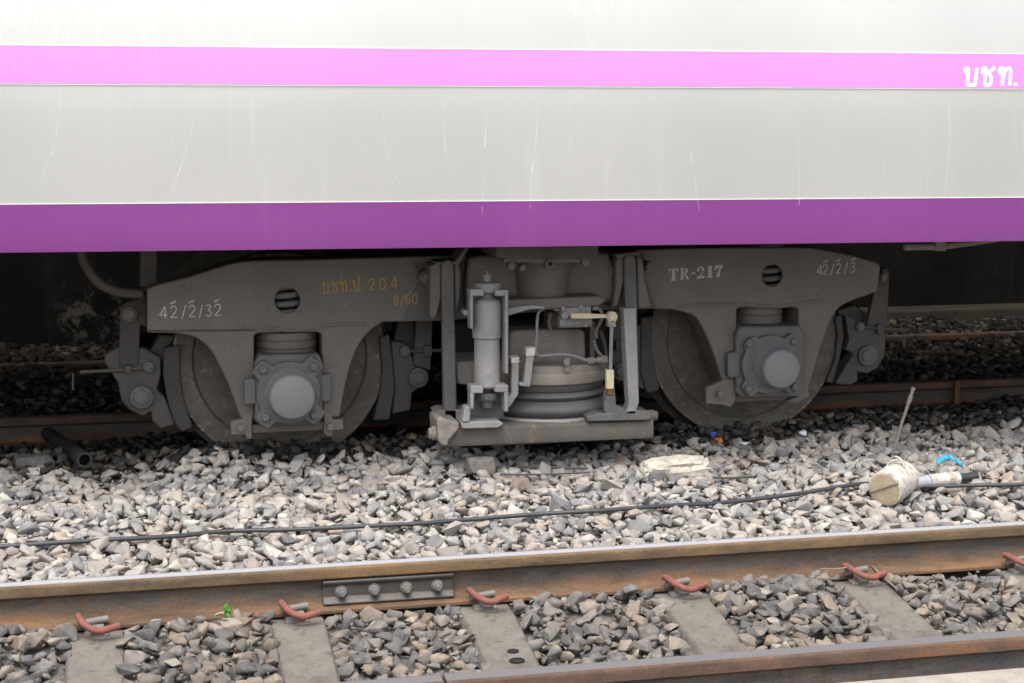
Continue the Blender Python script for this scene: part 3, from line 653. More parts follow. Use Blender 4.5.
HY = [[(0, .56), (.34, .56), (.34, .4), (0, .4)]]
T2 = [ring(.34, .7, .33, .3, .12, .2, 175, -20), [(.5, .52), (.67, .62), (.5, .36), (.3, .2), (.72, .24), (.68, 0), (0, 0), (.04, .14), (.34, .36)], arc(.14, .68, .12, .12, 0, 330)]
T1 = [[(.12, 1), (.44, 1), (.44, .1), (.56, .1), (.56, 0), (.02, 0), (.02, .1), (.12, .1), (.12, .84), (0, .84), (0, .9)]]
T7 = [[(0, 1), (.7, 1), (.7, .86), (.52, .5), (.46, 0), (.14, 0), (.22, .4), (.44, .74), (.2, .74), (.08, .6), (0, .6)]]
plates([(0, TT), (.98, RR), (1.98, HY), (2.45, T2), (3.35, T1), (4.02, T7)], 668.5, 281, YF-.0005, 12.3, 0, frame, M['stencil'], .055)
# wheels
WR = .425
def wheel(x, z, y_out, sgn):
    m = MB(); o = Vector((x, y_out, z)); ax = (0, sgn, 0)
    m.lathe(o, ax, [(WR-.085, .012), (WR-.075, .0), (WR-.006, 0), (WR, .008), (WR+.002, .09), (WR+.028, .108), (WR+.028, .118), (WR+.02, .13), (WR-.075, .13), (WR-.085, .12)], 96)
    ty = m.build('wheel', M['tyre'], bogie, smooth_angle=28)
    d_ = MB(); d_.lathe(o, ax, [(0, -.02), (.06, -.02), (.105, -.015), (.11, .0), (.13, .035), (.24, .06), (WR-.11, .04), (WR-.08, .012), (WR-.078, .125), (.12, .11), (0, .11)], 72); d_.build('wheel_disc', M['disc'], ty, smooth_angle=35)
    MB().lathe(o, ax, [(WR-.012, -.0012), (WR-.003, -.0012), (WR+.001, .006), (WR+.0012, .02), (WR-.003, .022), (WR-.012, .003)], 96, caps=False).build('tyre_edge', M['edge'], ty, smooth_angle=60)
    h = MB()
    for k in (2.8, 5.9):
        h.cyl(o+Vector((.2*math.cos(k), .03*sgn, .2*math.sin(k))), o+Vector((.2*math.cos(k), .07*sgn, .2*math.sin(k))), .022, n=16)
    h.build('lifting_hole_plug', M['black'], ty)  # solid black plugs; the shade of the holes is their colour
    return ty
w1, w2 = P(281, 377, 6.57), P(744.5, 352, 6.57)
WZ = [(w1.x, max(w1.z, .4)), (w2.x, .425)]
for x, z in WZ:
    wheel(x, z, 6.57, 1); wheel(x, z, 2*CY-6.57, -1)
    MB().cyl((x, 6.5, z), (x, 2*CY-6.5, z), .07).build('axle', M['disc'], bogie)
# axle boxes
def axle_box(cx, cy, capc, bolts, spring, wings, bar, feet):
    Y = 6.27; m = MB()
    w = 34
    m.pprism([(cx-w+4, cy-38), (cx+w-4, cy-39), (cx+w, cy-30), (cx+w, cy+26), (cx+w-6, cy+32), (cx-w+6, cy+33), (cx-w, cy+28), (cx-w, cy-30)], Y+.03, YB+.03)
    bx = m.build('axle_box', M['cast'], bogie, bevel=.008)
    m = MB(); c = P(cx, cy, Y); k = mpp(Y); pts = []
    ba = [math.atan2(-(b-cy), a-cx) for a, b in bolts]; br = [math.hypot(a-cx, b-cy) for a, b in bolts]
    for i in range(72):
        a = i*math.tau/72; r = 31.0
        for b_, rr in zip(ba, br):
            dd = (a-b_+math.pi) % math.tau-math.pi; r = max(r, (rr+7)*math.cos(dd) if abs(dd) < .26 else 0)
        pts.append(Vector((c.x+r*k*math.cos(a), Y, c.z+r*k*math.sin(a))))
    m.poly(pts, [Vector((p.x, Y+.032, p.z)) for p in pts]); m.build('bearing_cover', M['cast'], bx, bevel=.004)
    c2 = P(*capc[:2], Y-.03); r = capc[2]*mpp(Y)
    m = MB(); m.lathe((c2.x, Y+.005, c2.z), (0, -1, 0), [(r*1.16, 0), (r*1.12, .012), (r*1.03, .02), (r*1.0, .07), (r*.96, .081), (r*.88, .086), (0, .087)], 48); m.build('cap', M['cap'], bx, smooth_angle=50)
    for a, b in bolts:
        m = MB(); m.ycyl(a, b, Y-.004, Y+.01, 5.2).hexnut(a, b, Y-.016, Y, 4.2); m.build('bolt', M['cast'], bx, bevel=.0015)
    for x0, y0, x1, y1 in wings:
        m = MB().pprism([(x0, y0+2), (x0+2, y0), (x1, y0-1), (x1, y1-1), (x0+2, y1), (x0, y1-3)], Y+.028, YF+.05); m.build('guide_lug', M['cast'], bx, bevel=.004)
    x0, y0, x1, y1 = spring; Ys = 6.472; a = P((x0+x1)/2+3, y1, Ys-.12); b = P((x0+x1)/2+3, y0-1, Ys-.12); R_ = (x1-x0)/2*mpp(Ys-.12); H_ = b.z-a.z
    m = MB(); m.lathe((a.x, Ys, a.z-.01), (0, 0, 1), [(R_*.9, 0), (R_*.93, H_*.12), (R_*.9, H_*.14), (R_*.97, H_*.2), (R_*.99, H_*.35), (R_*.93, H_*.37), (R_*.93, H_*.39), (R_, H_*.42), (R_, H_*.66), (R_*.96, H_*.68), (R_*.96, H_*.7), (R_, H_*.73), (R_, H_)], 40); m.build('spring_seat', M['frame'], bogie, smooth_angle=30)
    m = MB().pprism(bar, YF+.02, YF+.12); m.build('tie_bar', M['frame'], bogie, bevel=.004)
    for f in feet:
        m = MB().pprism(f, YF-.006, YF+.03); m.build('horn_foot', M['frame'], bogie, bevel=.004)
        xs_ = sum(a for a, b in f)/len(f); ys_ = sum(b for a, b in f)/len(f); m = MB().ycyl(xs_-2, ys_+1, YF-.038, YF-.02, 3.4, 14); m.build('bolt', M['frame'], frame)
axle_box(289, 393, (291.5, 395.5, 22.4), [(263.3, 369.8), (314.2, 367.3), (265.7, 417.8), (315, 415.4)], (255, 332, 317, 357), [(244, 379, 256, 405), (321, 375, 331, 402)],
         [(252, 425), (325, 421), (325, 430), (252, 433.5)], [[(231, 422), (243, 419), (243, 413), (252, 413), (252, 439), (246, 439), (246, 435), (231, 435)], [(324, 414), (331, 414), (333, 420), (343, 419), (344, 430), (333, 430.5), (333, 436), (328, 437), (324, 433)]])
axle_box(770.5, 364.8, (777.6, 367.6, 20.8), [(750, 343.8), (795, 341.6), (748.9, 389), (795.6, 387)], (738, 306, 791, 334), [(728, 353, 740, 378)],
         [(733, 395), (801, 390.5), (801, 399), (733, 402.5)], [[(706, 388), (720, 382), (726, 379), (736, 379), (736, 400), (731, 407.5), (722, 405), (706, 404)], [(799, 378), (806, 377), (808, 384), (810, 397), (804, 399), (796, 404.5), (787, 401), (798, 396)]])
# brakes
def brake(shoe, carrier, lever, pins, bolt, rod, nut, Y=6.56, mat='frame_dark', extra=None):
    m = MB().pprism(sm2(lever, 1), Y-.03, Y+.0); root = m.build('brake_lever', M['shoe'] if mat == 'frame' else M['frame_dark'], bogie, bevel=.005)
    m = MB().pprism(shoe, Y-.01, Y+.09); m.build('brake_shoe', M['shoe'], root, bevel=.006)
    m = MB().pprism(carrier, Y-.022, Y+.06); m.build('shoe_carrier', M['frame_dark'], root, bevel=.006)
    for (x, y, r) in pins:
        m = MB(); m.ycyl(x, y, Y-.048, Y-.02, r).ycyl(x, y, Y-.062, Y-.04, r*.62); m.ycyl(x, y, Y-.052, Y-.047, r*.82); m.build('pin', M['cast'] if r > 8 else M['frame'], root, bevel=.002)
    x, y, r = bolt; m = MB(); m.ycyl(x, y, Y-.05, Y-.02, r).ycyl(x, y, Y-.058, Y-.04, r*.5); m.build('bolt', M['cast'], root, bevel=.0015)
    m = MB().ptube([(a, b, Y-.035) for a, b in rod], .0075, 8, 1); m.pbox(*nut, Y-.05, Y-.02); m.build('adjuster_rod', M['frame_dark'], root, bevel=.001)
    if extra:
        m = MB(); extra(m); m.build('safety_strap', M['frame_dark'], root, bevel=.004)
K = lambda L: [(90+.2344*a, 280+.2344*b) for a, b in L]
brake(K([(315, 292), (385, 277), (384, 400), (400, 510), (440, 628), (392, 650), (352, 600), (327, 500), (310, 390)]),
      K([(62, 322), (125, 282), (232, 290), (300, 332), (302, 400), (285, 470), (318, 500), (362, 618), (300, 635), (266, 600), (262, 560), (225, 582), (168, 555), (132, 510), (120, 440), (62, 352)]),
      K([(128, 130), (145, 100), (215, 76), (240, 62), (240, 200), (215, 190), (207, 360), (125, 368)]),
      [(130, 314.5, 7), (141.6, 397.5, 11)], (148.6, 367.2, 5), [(80, 372), (112, 370.5), (147, 367.5)], (125, 366, 131, 373), mat='frame')
J = lambda L: [(620+.322*a, 230+.322*b) for a, b in L]
brake(J([(668, 270), (690, 262), (696, 330), (684, 400), (662, 475), (640, 474), (668, 400), (676, 330)]),
      J([(700, 265), (722, 275), (760, 300), (826, 310), (824, 390), (800, 430), (770, 446), (738, 440), (740, 470), (716, 482), (670, 478), (700, 425), (728, 385), (700, 372), (712, 340)]),
      J([(806, 150), (812, 122), (828, 116), (838, 130), (836, 180), (830, 300), (766, 302), (790, 190)]),
      [(884, 276.7, 5), (868.6, 355.6, 10.5)], (861, 326.6, 4.6), [(861, 326.6), (880, 328.5), (909, 330)], (878, 324, 884, 334))
Q = lambda L: [(360+.2344*a, 270+.2344*b) for a, b in L]
brake(Q([(82, 285), (126, 275), (142, 400), (150, 500), (127, 640), (57, 642), (82, 540), (94, 430)]),
      Q([(135, 305), (190, 310), (215, 350), (232, 410), (290, 430), (292, 480), (222, 525), (216, 600), (140, 614), (152, 500), (142, 400)]),
      Q([(240, 200), (312, 200), (302, 430), (228, 405)]),
      [(418.6, 378, 10)], (405, 351, 5), [(405, 351), (425, 351), (444, 350)], (424, 346, 432, 356))
brake([(641, 318), (653, 316), (652, 350), (660, 390), (647, 394), (640, 372)], [(628, 330), (641, 325), (640, 372), (645, 390), (630, 384)], [(610, 310), (626, 310), (624, 370), (612, 366)], [(622, 372, 9)], (630, 345, 4), [(632, 345), (615, 346)], (616, 341, 624, 350))
# brake beams across the track and the bolster between the side frames
for px, py in ((150, 385), (408, 372), (640, 365), (862, 350)):
    c = P(px, py, 6.62); MB().box(c.x-.06, c.x+.05, 6.62, 2*CY-6.62, c.z-.06, c.z+.07).build('brake_beam', M['disc'], bogie, bevel=.01)
m = MB().pprism([(452, 322), (626, 314), (626, 372), (452, 384)], 6.56, 2*CY-6.56); m.build('bolster', M['disc'], bogie, bevel=.02)
for pts in ([(398, 320), (412, 318), (420, 345), (414, 392), (400, 400), (392, 350)], [(160, 335), (176, 336), (166, 352), (156, 372), (150, 350)], [(838, 310), (856, 305), (866, 318), (856, 345), (842, 340)]):
    MB().pprism(pts, 6.6, 6.72).build('brake_hanger', M['frame_dark'], bogie, bevel=.006)
# hanging pins on the rods
for a, b0, b1 in ((73, 373, 390), (904, 329, 348)): MB().ptube([(a, b0, 6.52), (a, b1, 6.52)], .004, 6, 1).build('hanging_pin', M['frame_dark'], bogie)
# swing links with their brackets
def link(bar, Yl, cheeks, topplate, bolts, mat):
    m = MB().pprism(bar, Yl, Yl+.035); l = m.build('swing_link', M[mat], bogie, bevel=.006)
    m = MB()
    for c in cheeks: m.pprism(sm2(c, 1), Yl+.012, YF+.01)
    m.pprism(topplate, Yl+.005, YF+.01); m.build('link_bracket', M['frame'], frame, bevel=.008)
    for x, y, r, Yb in bolts:
        m = MB().ycyl(x, y, Yb, YF+.01, r); m.hexnut(x, y, Yb-.014, Yb+.005, r*.72); m.build('bolt', M['cast'], l, bevel=.002)
link([(441.5, 270), (442, 263), (446, 260), (450, 260), (453.5, 263), (454, 270), (457.5, 423), (444, 423)], 6.2,
     [[(430, 266), (438, 262), (441, 266), (441, 300), (436, 318), (430, 318)], [(454.5, 264), (459, 264), (461, 275), (460, 300), (455.5, 314), (455, 290)]], [(435, 262), (456, 261), (466, 247), (470, 247), (459, 265), (436, 265)],
     [(427, 277.5, 7, 6.27)], 'cast')
link([(624, 262), (625, 256), (630, 254), (635, 256), (636.5, 262), (639.5, 404), (628, 404)], 6.22,
     [[(615, 262), (619, 254), (624, 255), (624, 282), (618, 306), (612, 308), (616, 285)], [(637, 256), (643, 259), (645.5, 280), (652, 308), (638, 309)]], [(615, 254), (640, 251), (640, 255), (616, 258)],
     [(612.8, 271, 7.5, 6.28), (649.5, 266.5, 5, 6.28)], 'cast')
# spring plank at the bottom, with end block and pins
m = MB(); a, b = P(446, 436, 6.1), P(652, 427.5, 6.1)
pf = [(-.0, .036), (-.066, .036), (-.082, .026), (-.086, -.018), (-.078, -.042), (.2, -.042), (.2, .036)]
m.poly([Vector((a.x, 6.16+u, a.z+v+.002)) for u, v in pf], [Vector((b.x, 6.16+u, b.z+v+.002)) for u, v in pf])
plank = m.build('spring_plank', M['plank'], bogie, bevel=.004)
m = MB().pprism([(437, 420), (441, 417), (448, 421), (459, 422), (459, 429), (449, 440), (448, 446), (442, 446), (438, 440)], 6.05, 6.22); m.build('end_block', M['endm'], plank, bevel=.006)
m = MB().pprism([(444, 441), (461, 440), (460, 447), (445, 448)], 6.09, 6.2); m.pprism([(467, 440.5), (496, 440), (496, 444.5), (590, 440), (598, 434), (606, 433), (604, 436), (640, 431), (650, 430), (640, 436), (592, 441), (497, 446), (468, 443)], 6.1, 6.2); m.build('bottom_plate', M['plank'], plank, bevel=.003)
a_ = P(428.5, 433.5, 6.1); b_ = P(440, 432.8, 6.1); m = MB().cyl(a_, b_, .022, n=8); m.cyl(a_+Vector((.012, 0, 0)), b_, .027); m.build('end_pin', M['endm'], plank, bevel=.003)
a_ = P(657, 415.5, 6.12); b_ = P(646, 416, 6.12); m = MB().cyl(a_, b_, .02); m.cyl(a_+Vector((-.014, 0, 0)), b_, .024); m.build('end_pin', M['plank'], plank, bevel=.003)
m = MB().pprism([(587, 417), (600, 413), (604, 414), (636, 410), (650, 412), (652, 417), (648, 420), (588, 421.5)], 6.06, 6.2); m.build('foot_plate', M['cast'], plank, bevel=.003)
m = MB().pprism([(435, 413), (441, 410), (500, 410), (505, 416), (505, 423), (444, 424)], 6.2, 6.32); m.build('rear_flange', M['dust'], plank, bevel=.003)
# air spring
c0 = P(546, 409, 6.36); k = mpp(6.36)
def zc(py): return P(546, py, 6.36).z
m = MB().lathe((c0.x, 6.36, 0), (0, 0, 1), [(.2, zc(415)), (67*k, zc(412)), (68*k, zc(410.5)), (66*k, zc(408))], 64); asr = m.build('air_spring', M['light'], bogie, smooth_angle=50)
def bul(r, y0, y1, d, n=8): return [((r-d+d*math.sin(math.pi*i/n))*k, zc(y0+(y1-y0)*i/n)) for i in range(n+1)]
m = MB().lathe((c0.x, 6.36, 0), (0, 0, 1), [(58*k, zc(409))]+bul(66.5, 408, 393, 7)+[(57*k, zc(392))]+bul(62, 391, 384.5, 4)+[(56*k, zc(384))]+bul(59, 383.5, 372, 2)+[(50*k, zc(371))], 64); m.build('bellows', M['rubber'], asr, smooth_angle=60)
m = MB().lathe((c0.x, 6.36, 0), (0, 0, 1), [(58*k, zc(376)), (64*k, zc(375)), (65*k, zc(372)), (65*k, zc(366)), (62.5*k, zc(364.5)), (63*k, zc(359)), (61*k, zc(357.5)), (0, zc(357))], 64); m.build('top_plate', M['dusttan'], asr, smooth_angle=30)
m = MB().pprism([(456, 362), (530, 359), (530, 378), (474, 386), (458, 384)], 6.24, 6.5); m.build('bolster_arm', M['dust'], bogie, bevel=.006)
rr_ = sm2([(510, 333), (515, 330.5), (550, 329.5), (581, 329), (585.5, 333), (586, 350), (586, 374), (545, 376), (509.5, 374), (509.5, 350)], 1)
m = MB().pprism(rr_, 6.26, 6.42); m.build('reservoir', M['dust'], bogie, bevel=.014, seg=3)
for q_ in ((547, 312, 560, 331, 6.3, 6.36), (590, 322, 595, 372, 6.28, 6.32)): MB().pbox(*q_).build('valve_bracket', M['frame'], bogie, bevel=.003)
# pivot pot below the coach bolster
c1 = P(544, 280, 6.24)
zq = lambda py: P(544, py, 6.14).z
m = MB().lathe((c1.x, 6.27, 0), (0, 0, 1), [(.09, zq(301)), (.1, zq(299)), (.102, zq(293)), (.104, zq(283)), (.11, zq(273)), (.13, zq(266)), (.165, zq(262.5)), (.165, zq(258))], 48); m.build('pivot_pot', M['frame'], bogie, smooth_angle=40)
m = MB().lathe((c1.x, 6.27, 0), (0, 0, 1), [(.09, zq(303)), (.112, zq(301)), (.112, zq(299.5)), (.1, zq(299))], 40); m.build('rust_ring', M['rusty'], bogie)
m = MB().pprism([(500, 301), (520, 299.5), (600, 296), (606, 300), (600, 306), (545, 309), (505, 312)], 6.13, 6.34); m.build('pot_shelf', M['frame'], bogie, bevel=.006)
m = MB().pbox(504, 257, 581, 262.5, 6.1, 6.4); m.ycyl(512, 266, 6.09, 6.13, 4).ycyl(586.5, 262.5, 6.09, 6.13, 4.5); m.pbox(582, 254, 590, 261, 6.08, 6.3); m.build('pot_flange', M['frame'], bogie, bevel=.004)
m = MB().ycyl(550.5, 264, 6.085, 6.15, 5); m.build('vent_boss', M['frame'], bogie, bevel=.002); MB().ycyl(550.5, 264, 6.0835, 6.09, 2.6).build('vent_hole_disc', M['black'], bogie)  # hole is a black disc painted as its inner shade
for x, y in ((523, 268), (505, 256), (594, 255)): MB().ycyl(x, y, 6.1, 6.14, 3).build('rivet', M['frame'], bogie)
# damper
dm = P(487, 340, 6.1); kd = mpp(6.1); zd = lambda py: P(487, py, 6.1).z
m = MB().lathe((dm.x, 6.1, 0), (0, 0, 1), [(11*kd, zd(388)), (13.6*kd, zd(386)), (13.6*kd, zd(383)), (13*kd, zd(382)), (13*kd, zd(333)), (12*kd, zd(332))], 36); damper = m.build('damper', M['light'], bogie, smooth_angle=40)
m = MB().lathe((dm.x, 6.1, 0), (0, 0, 1), [(13.4*kd, zd(338)), (14.9*kd, zd(337)), (14.9*kd, zd(307)), (14.3*kd, zd(303)), (12.8*kd, zd(300)), (9*kd, zd(298.5)), (6*kd, zd(296)), (6*kd, zd(290))], 36); m.build('dust_tube', M['light'], damper, smooth_angle=40)
m = MB().lathe((dm.x, 6.1, 0), (0, 0, 1), [(10*kd, zd(293)), (13.6*kd, zd(291)), (14*kd, zd(285)), (13*kd, zd(282.5)), (5*kd, zd(281.5)), (4*kd, zd(281)), (4*kd, zd(274)), (1.5*kd, zd(273.5)), (1.5*kd, zd(271))], 28); m.build('top_stud', M['light'], damper, smooth_angle=40)
m = MB().pbox(470, 289, 484, 296, 6.03, 6.09); m.pbox(495, 290, 508.5, 296, 6.03, 6.09); m.pbox(483, 289, 496, 291.5, 6.05, 6.09); m.pbox(470, 295, 473.3, 329, 6.03, 6.08); m.pbox(505, 295, 508.5, 374, 6.03, 6.08); m.pprism([(508, 308), (530, 305), (545, 306), (545, 309), (530, 309.5), (508, 316)], 6.1, 6.25); m.ycyl(466.5, 313, 6.06, 6.12, 3); m.build('upper_bracket', M['light'], damper, bevel=.004)
m = MB().pbox(470.5, 386, 483.5, 393.5, 6.02, 6.09); m.pbox(495, 385, 508.5, 392.5, 6.02, 6.09); m.pbox(483, 385, 496, 388.5, 6.04, 6.09); m.pbox(470.5, 393, 474, 409, 6.02, 6.08); m.pbox(504.5, 392, 508.5, 412, 6.02, 6.08)
m.pprism([(462, 422), (465, 407), (471, 406), (470, 422)], 6.04, 6.1); m.pprism([(461, 422), (500, 421), (504, 424), (498, 428), (462, 429)], 6.045, 6.14); m.build('lower_bracket', M['light'], damper, bevel=.004)
m = MB().pprism([(470, 394), (505, 393), (505, 412), (499, 420), (492, 422.5), (478, 423), (470, 418)], 6.13, 6.18); m.build('bracket_web', M['cast'], damper, bevel=.004)
m = MB().lathe((dm.x, 6.1, 0), (0, 0, 1), [(2*kd, zd(409)), (6*kd, zd(407)), (7*kd, zd(401)), (11*kd, zd(399.5)), (12.5*kd, zd(397)), (12*kd, zd(392)), (5*kd, zd(391)), (5*kd, zd(386))], 28); m.build('rubber_bush', M['cast'], damper, smooth_angle=40)
# two upturned stop bars
m = MB().pprism([(511.7, 359), (519, 358), (518.5, 394), (510, 407), (505, 408), (503, 402), (511.5, 394)], 6.08, 6.14); s1 = m.build('stop_bar', M['light'], bogie, bevel=.003)
MB().pprism([(511.3, 358), (519.5, 357), (519.5, 363), (511.3, 364)], 6.077, 6.143).build('worn_tip', M['bare'], s1, bevel=.003)
m = MB().pprism([(527, 349), (535, 348.5), (530.5, 385), (523.5, 385)], 6.07, 6.12); m.pprism([(519, 383), (531, 383), (530, 387), (520, 386)], 6.07, 6.15); s2 = m.build('stop_bar', M['light'], bogie, bevel=.003)
MB().pprism([(526.6, 348), (535.6, 347.5), (535, 356), (526, 356.5)], 6.067, 6.123).build('worn_tip', M['bare'], s2, bevel=.003)
# post at the right with gusset
m = MB().pprism([(623.5, 308.5), (635.5, 308), (636, 308.3), (639, 402), (635, 414), (626, 414), (629, 404)], 6.06, 6.12); post = m.build('post', M['light'], bogie, bevel=.004)
m = MB().pprism([(604, 406), (606, 396), (614, 396), (616, 405), (634, 412.5), (634, 415), (606, 417)], 6.07, 6.1); m.build('gusset', M['cast'], post, bevel=.003)
# levelling valve
m = MB().pprism([(561, 306), (566, 303.5), (588, 303.5), (591.5, 306), (591.5, 314), (589, 316), (562, 318)], 6.14, 6.24); m.build('valve_top', M['light'], None) if False else None
valve = m.build('levelling_valve', M['light'], bogie, bevel=.006)
a_ = P(558.5, 322, 6.17); b_ = P(591, 321, 6.17); m = MB().cyl(a_, b_, .024, n=20); m.build('valve_barrel', M['light'], valve, bevel=.003)
for x0, y0, x1, y1 in ((554, 304.5, 561, 311.5), (592, 303.5, 597.5, 311)):
    a_ = P(x0, (y0+y1)/2, 6.17); b_ = P(x1, (y0+y1)/2, 6.17); m = MB().cyl(a_, b_, .0135, n=6); m.build('fitting', M['light'], valve, bevel=.001)
m = MB().ycyl(565, 315.5, 6.12, 6.16, 3.6).ycyl(577, 322.5, 6.135, 6.16, 2).ycyl(575, 304, 6.135, 6.17, 3.5).ycyl(583, 311, 6.13, 6.16, 2.4); m.build('bolt', M['light'], valve)
m = MB().pprism([(571.5, 313.5), (584, 313.3), (608, 314.6), (608, 318), (584, 318.7), (571.5, 318.5)], 6.09, 6.105); m.ycyl(612.6, 317, 6.08, 6.11, 5.6); m.ycyl(612.6, 317, 6.072, 6.09, 3.4); m.build('lever_arm', M['brass'], valve, bevel=.002)
m = MB().ptube([(611.8, 321, 6.09), (611, 345, 6.09), (610.6, 370, 6.09)], .0075, 10, 2); m.pbox(608, 321, 616, 327, 6.08, 6.11); m.build('link_rod', M['light'], valve, bevel=.001)
m = MB().pbox(606.6, 370, 614.2, 389, 6.075, 6.1); m.build('rod_clevis', M['brass'], valve, bevel=.003)
m = MB().ycyl(610.3, 392.5, 6.068, 6.09, 3.6); m.build('clevis_bolt', M['rusty'], valve, bevel=.002)
m = MB().pprism([(606, 388), (614.5, 387), (616, 400), (616, 406), (604, 407), (604, 398)], 6.085, 6.11); m.build('clevis_bracket', M['cast'], valve, bevel=.003)
m = MB().ptube([(555, 308, 6.17), (546, 308, 6.17), (539.6, 311, 6.165), (537.3, 318, 6.16), (536.6, 335, 6.15), (535.5, 351, 6.14), (538, 355.5, 6.14), (546, 355.5, 6.14), (563.6, 354.5, 6.14), (575.4, 356.5, 6.14), (588, 361, 6.14)], .0058, 8); m.build('air_pipe', M['light'], valve)
m = MB().ptube([(597, 307.5, 6.17), (601, 311, 6.17), (602.5, 316, 6.17), (600, 323, 6.18), (596.5, 330, 6.19), (596.5, 338, 6.2)], .0068, 8).ptube([(594, 340, 6.2), (597, 350, 6.19), (603, 357, 6.18)], .0065, 8); m.build('air_pipe', M['dust'], valve)
a_ = P(587, 361, 6.14); b_ = P(607, 359.5, 6.14); v_ = b_-a_; m = MB().cyl(a_, a_+v_*.35, .014, n=6).cyl(a_+v_*.35, a_+v_*.55, .009).cyl(a_+v_*.5, a_+v_*.8, .0135, n=8).cyl(a_+v_*.78, b_, .017, n=12); m.build('elbow', M['dust'], valve, bevel=.001)
m = MB().pbox(564.5, 358, 570, 372, 6.1, 6.14); m.hexnut(567, 362, 6.085, 6.11, 4); m.build('plate_lug', M['dust'], bogie, bevel=.002)
for x, y, r, yo in ((581, 307, 2.2, 6.13), (587.5, 313, 2, 6.13), (563, 308, 2, 6.13), (586, 325, 2, 6.14)):
    MB().hexnut(x, y, yo, yo+.03, r).build('bolt', M['light'], valve)
a_, b_ = P(574, 305, 6.18), P(574, 299.5, 6.18); MB().cyl(a_, b_, .013, n=6).build('fitting', M['light'], valve, bevel=.001)
MB().ptube([(600, 330, 6.24), (604, 342, 6.24), (606, 356, 6.24), (603, 370, 6.24)], .008, 8).build('air_pipe', M['frame_dark'], valve)
MB().ptube([(551, 312, 6.24), (549, 322, 6.25), (551, 330, 6.26)], .007, 8).build('air_pipe', M['dust'], valve)
# ------------------------------------------------------------------ wall behind
wl = thing('retaining_wall', (2, 10.4, -.2), 'dark retaining wall with shade in its colour behind the tracks, with a white stain', 'wall')
wm = MB().box(-20, 30, 10.4, 10.9, -.3, 8.5).build('wall_face', M['wall'], wl)  # upper wall, out of view, raised to block sky light behind the coach
M['ledge'] = dirty('ledge_concrete', (.04, .034, .028), (.075, .062, .045), (.13, .08, .025), 3, .9, .5)
a_ = P(870, 318, 10.2); MB().box(a_.x, 14, 10.2, 10.41, -.1, P(1000, 307, 10.2).z).build('wall_ledge', M['ledge'], wl, bevel=.02)
m = MB().pprism([(0, 0)], 1, 1) if False else MB().box(-20, 30, 8.75, 10.39, 4.15, 4.3)
m.build('added_shade_slab', M['black'], wl)  # unseen slab added overhead to keep light off the background
# ------------------------------------------------------------------ loose things on the ballast
def hz(px, py):                                              # ballast surface below a pixel
    z = -.05
    for _ in range(6):
        g = G(px, py, z); z = float(height(np.array(g.x), np.array(g.y)))+.012
    return G(px, py, z)
m = MB(); pts = [(-60, 557), (0, 552.5), (60, 548.5), (120, 545), (180, 541.5), (225, 537), (300, 535), (360, 532), (420, 529), (470, 525), (540, 519.5), (600, 516), (660, 511.5), (720, 508), (790, 500), (840, 492), (868, 489), (925, 491.5), (970, 490.5), (1024, 489.5), (1090, 488)]
m.tube(smooth([hz(a, b)+Vector((0, 0, .02)) for a, b in pts], 5), .0078, 10)
tag(m.build('cable', M['cable']), 'thin black cable lying along the ballast between the tracks', 'cable')
# pot lying on its side
g = hz(886, 505); pot = thing('insulator_pot', (g.x, g.y, g.z-.02), 'dirty white pot lying on its side on the ballast by the cable', 'pot')
c = P(885, 489, g.y+.005); e = P(903, 477, g.y+.11); ax = (e-c).normalized(); L_ = (e-c).length; kp = mpp(c.y)
m = MB().lathe(c, ax, [(17.5*kp, -.002), (19*kp, 0), (20*kp, .02), (20*kp, L_*.6), (18.5*kp, L_), (14*kp, L_+.012)], 30); m.build('pot_body', M['pot'], pot, smooth_angle=40)
m = MB().lathe(c-ax*.004, ax, [(0, 0), (12*kp, -.002), (17*kp, .0), (17*kp, .006)], 30); m.build('pot_end', M['potface'], pot)
u = ax.cross(Vector((0, 0, 1))).normalized(); v = u.cross(ax)
m = MB(); p0 = c-ax*.007; m.tube([p0-u*16*kp-v*6*kp, p0+u*16*kp+v*9*kp], .003, 5); m.build('crack', M['earth'], pot)
for (s_, off, r_) in ((1, .03, 10), (-1, .06, 13)):
    m = MB(); cc = c+ax*(L_*.55+off*.4)+v*17*kp; m.tube([cc+u*math.cos(a)*r_*kp*s_*.8+v*math.sin(a)*r_*kp*.75+ax*math.cos(a)*.02 for a in np.linspace(-.3, 3.4, 18)], .0042, 7); m.build('wire_loop', M['pot'], pot)
st = P(905, 484, e.y); en = P(958, 478, e.y+.05); d_ = (en-st)
for t0, t1, r0, mt in ((0, .12, 10, 'pot'), (.12, .42, 9, 'foil2'), (.42, .48, 10.5, 'foil2'), (.48, .98, 10, 'pot'), (.95, 1.35, 6.5, 'cable')):
    if mt == 'foil2' and 'foil2' not in M: M['foil2'] = dirty('grey_sleeve', (.3, .3, .32), (.42, .42, .45), None, 20, .5)
    m = MB(); n_ = 7 if r0 == 10 and t0 > .4 else 1; prof = []
    for i in range(n_*2+1): prof.append(((r0-(i % 2)*.8)*kp*.8, d_.length*(t0+(t1-t0)*i/(n_*2))))
    m.lathe(st, d_, prof, 20); m.build('stem', M[mt], pot, smooth_angle=30)
M['stake'] = dirty('stake_steel', (.16, .14, .125), (.27, .245, .22), (.4, .37, .33), 40, .6, .5, spots=.6)
m = MB(); a_ = hz(890, 458); b_ = P(913.5, 388, a_.y-.02); m.tube([a_-Vector((0, 0, .03)), a_+(b_-a_)*.5, a_+(b_-a_)*.78, b_], .006, 10, radii=[.006, .0062, .0066, .007]); cc = a_+(b_-a_)*.8; m.lathe(cc, b_-a_, [(.007, -.012), (.0095, 0), (.0095, .02), (.007, .03)], 12); m.lathe(b_, b_-a_, [(.008, -.012), (.009, -.008), (.009, 0), (.006, .003)], 12)
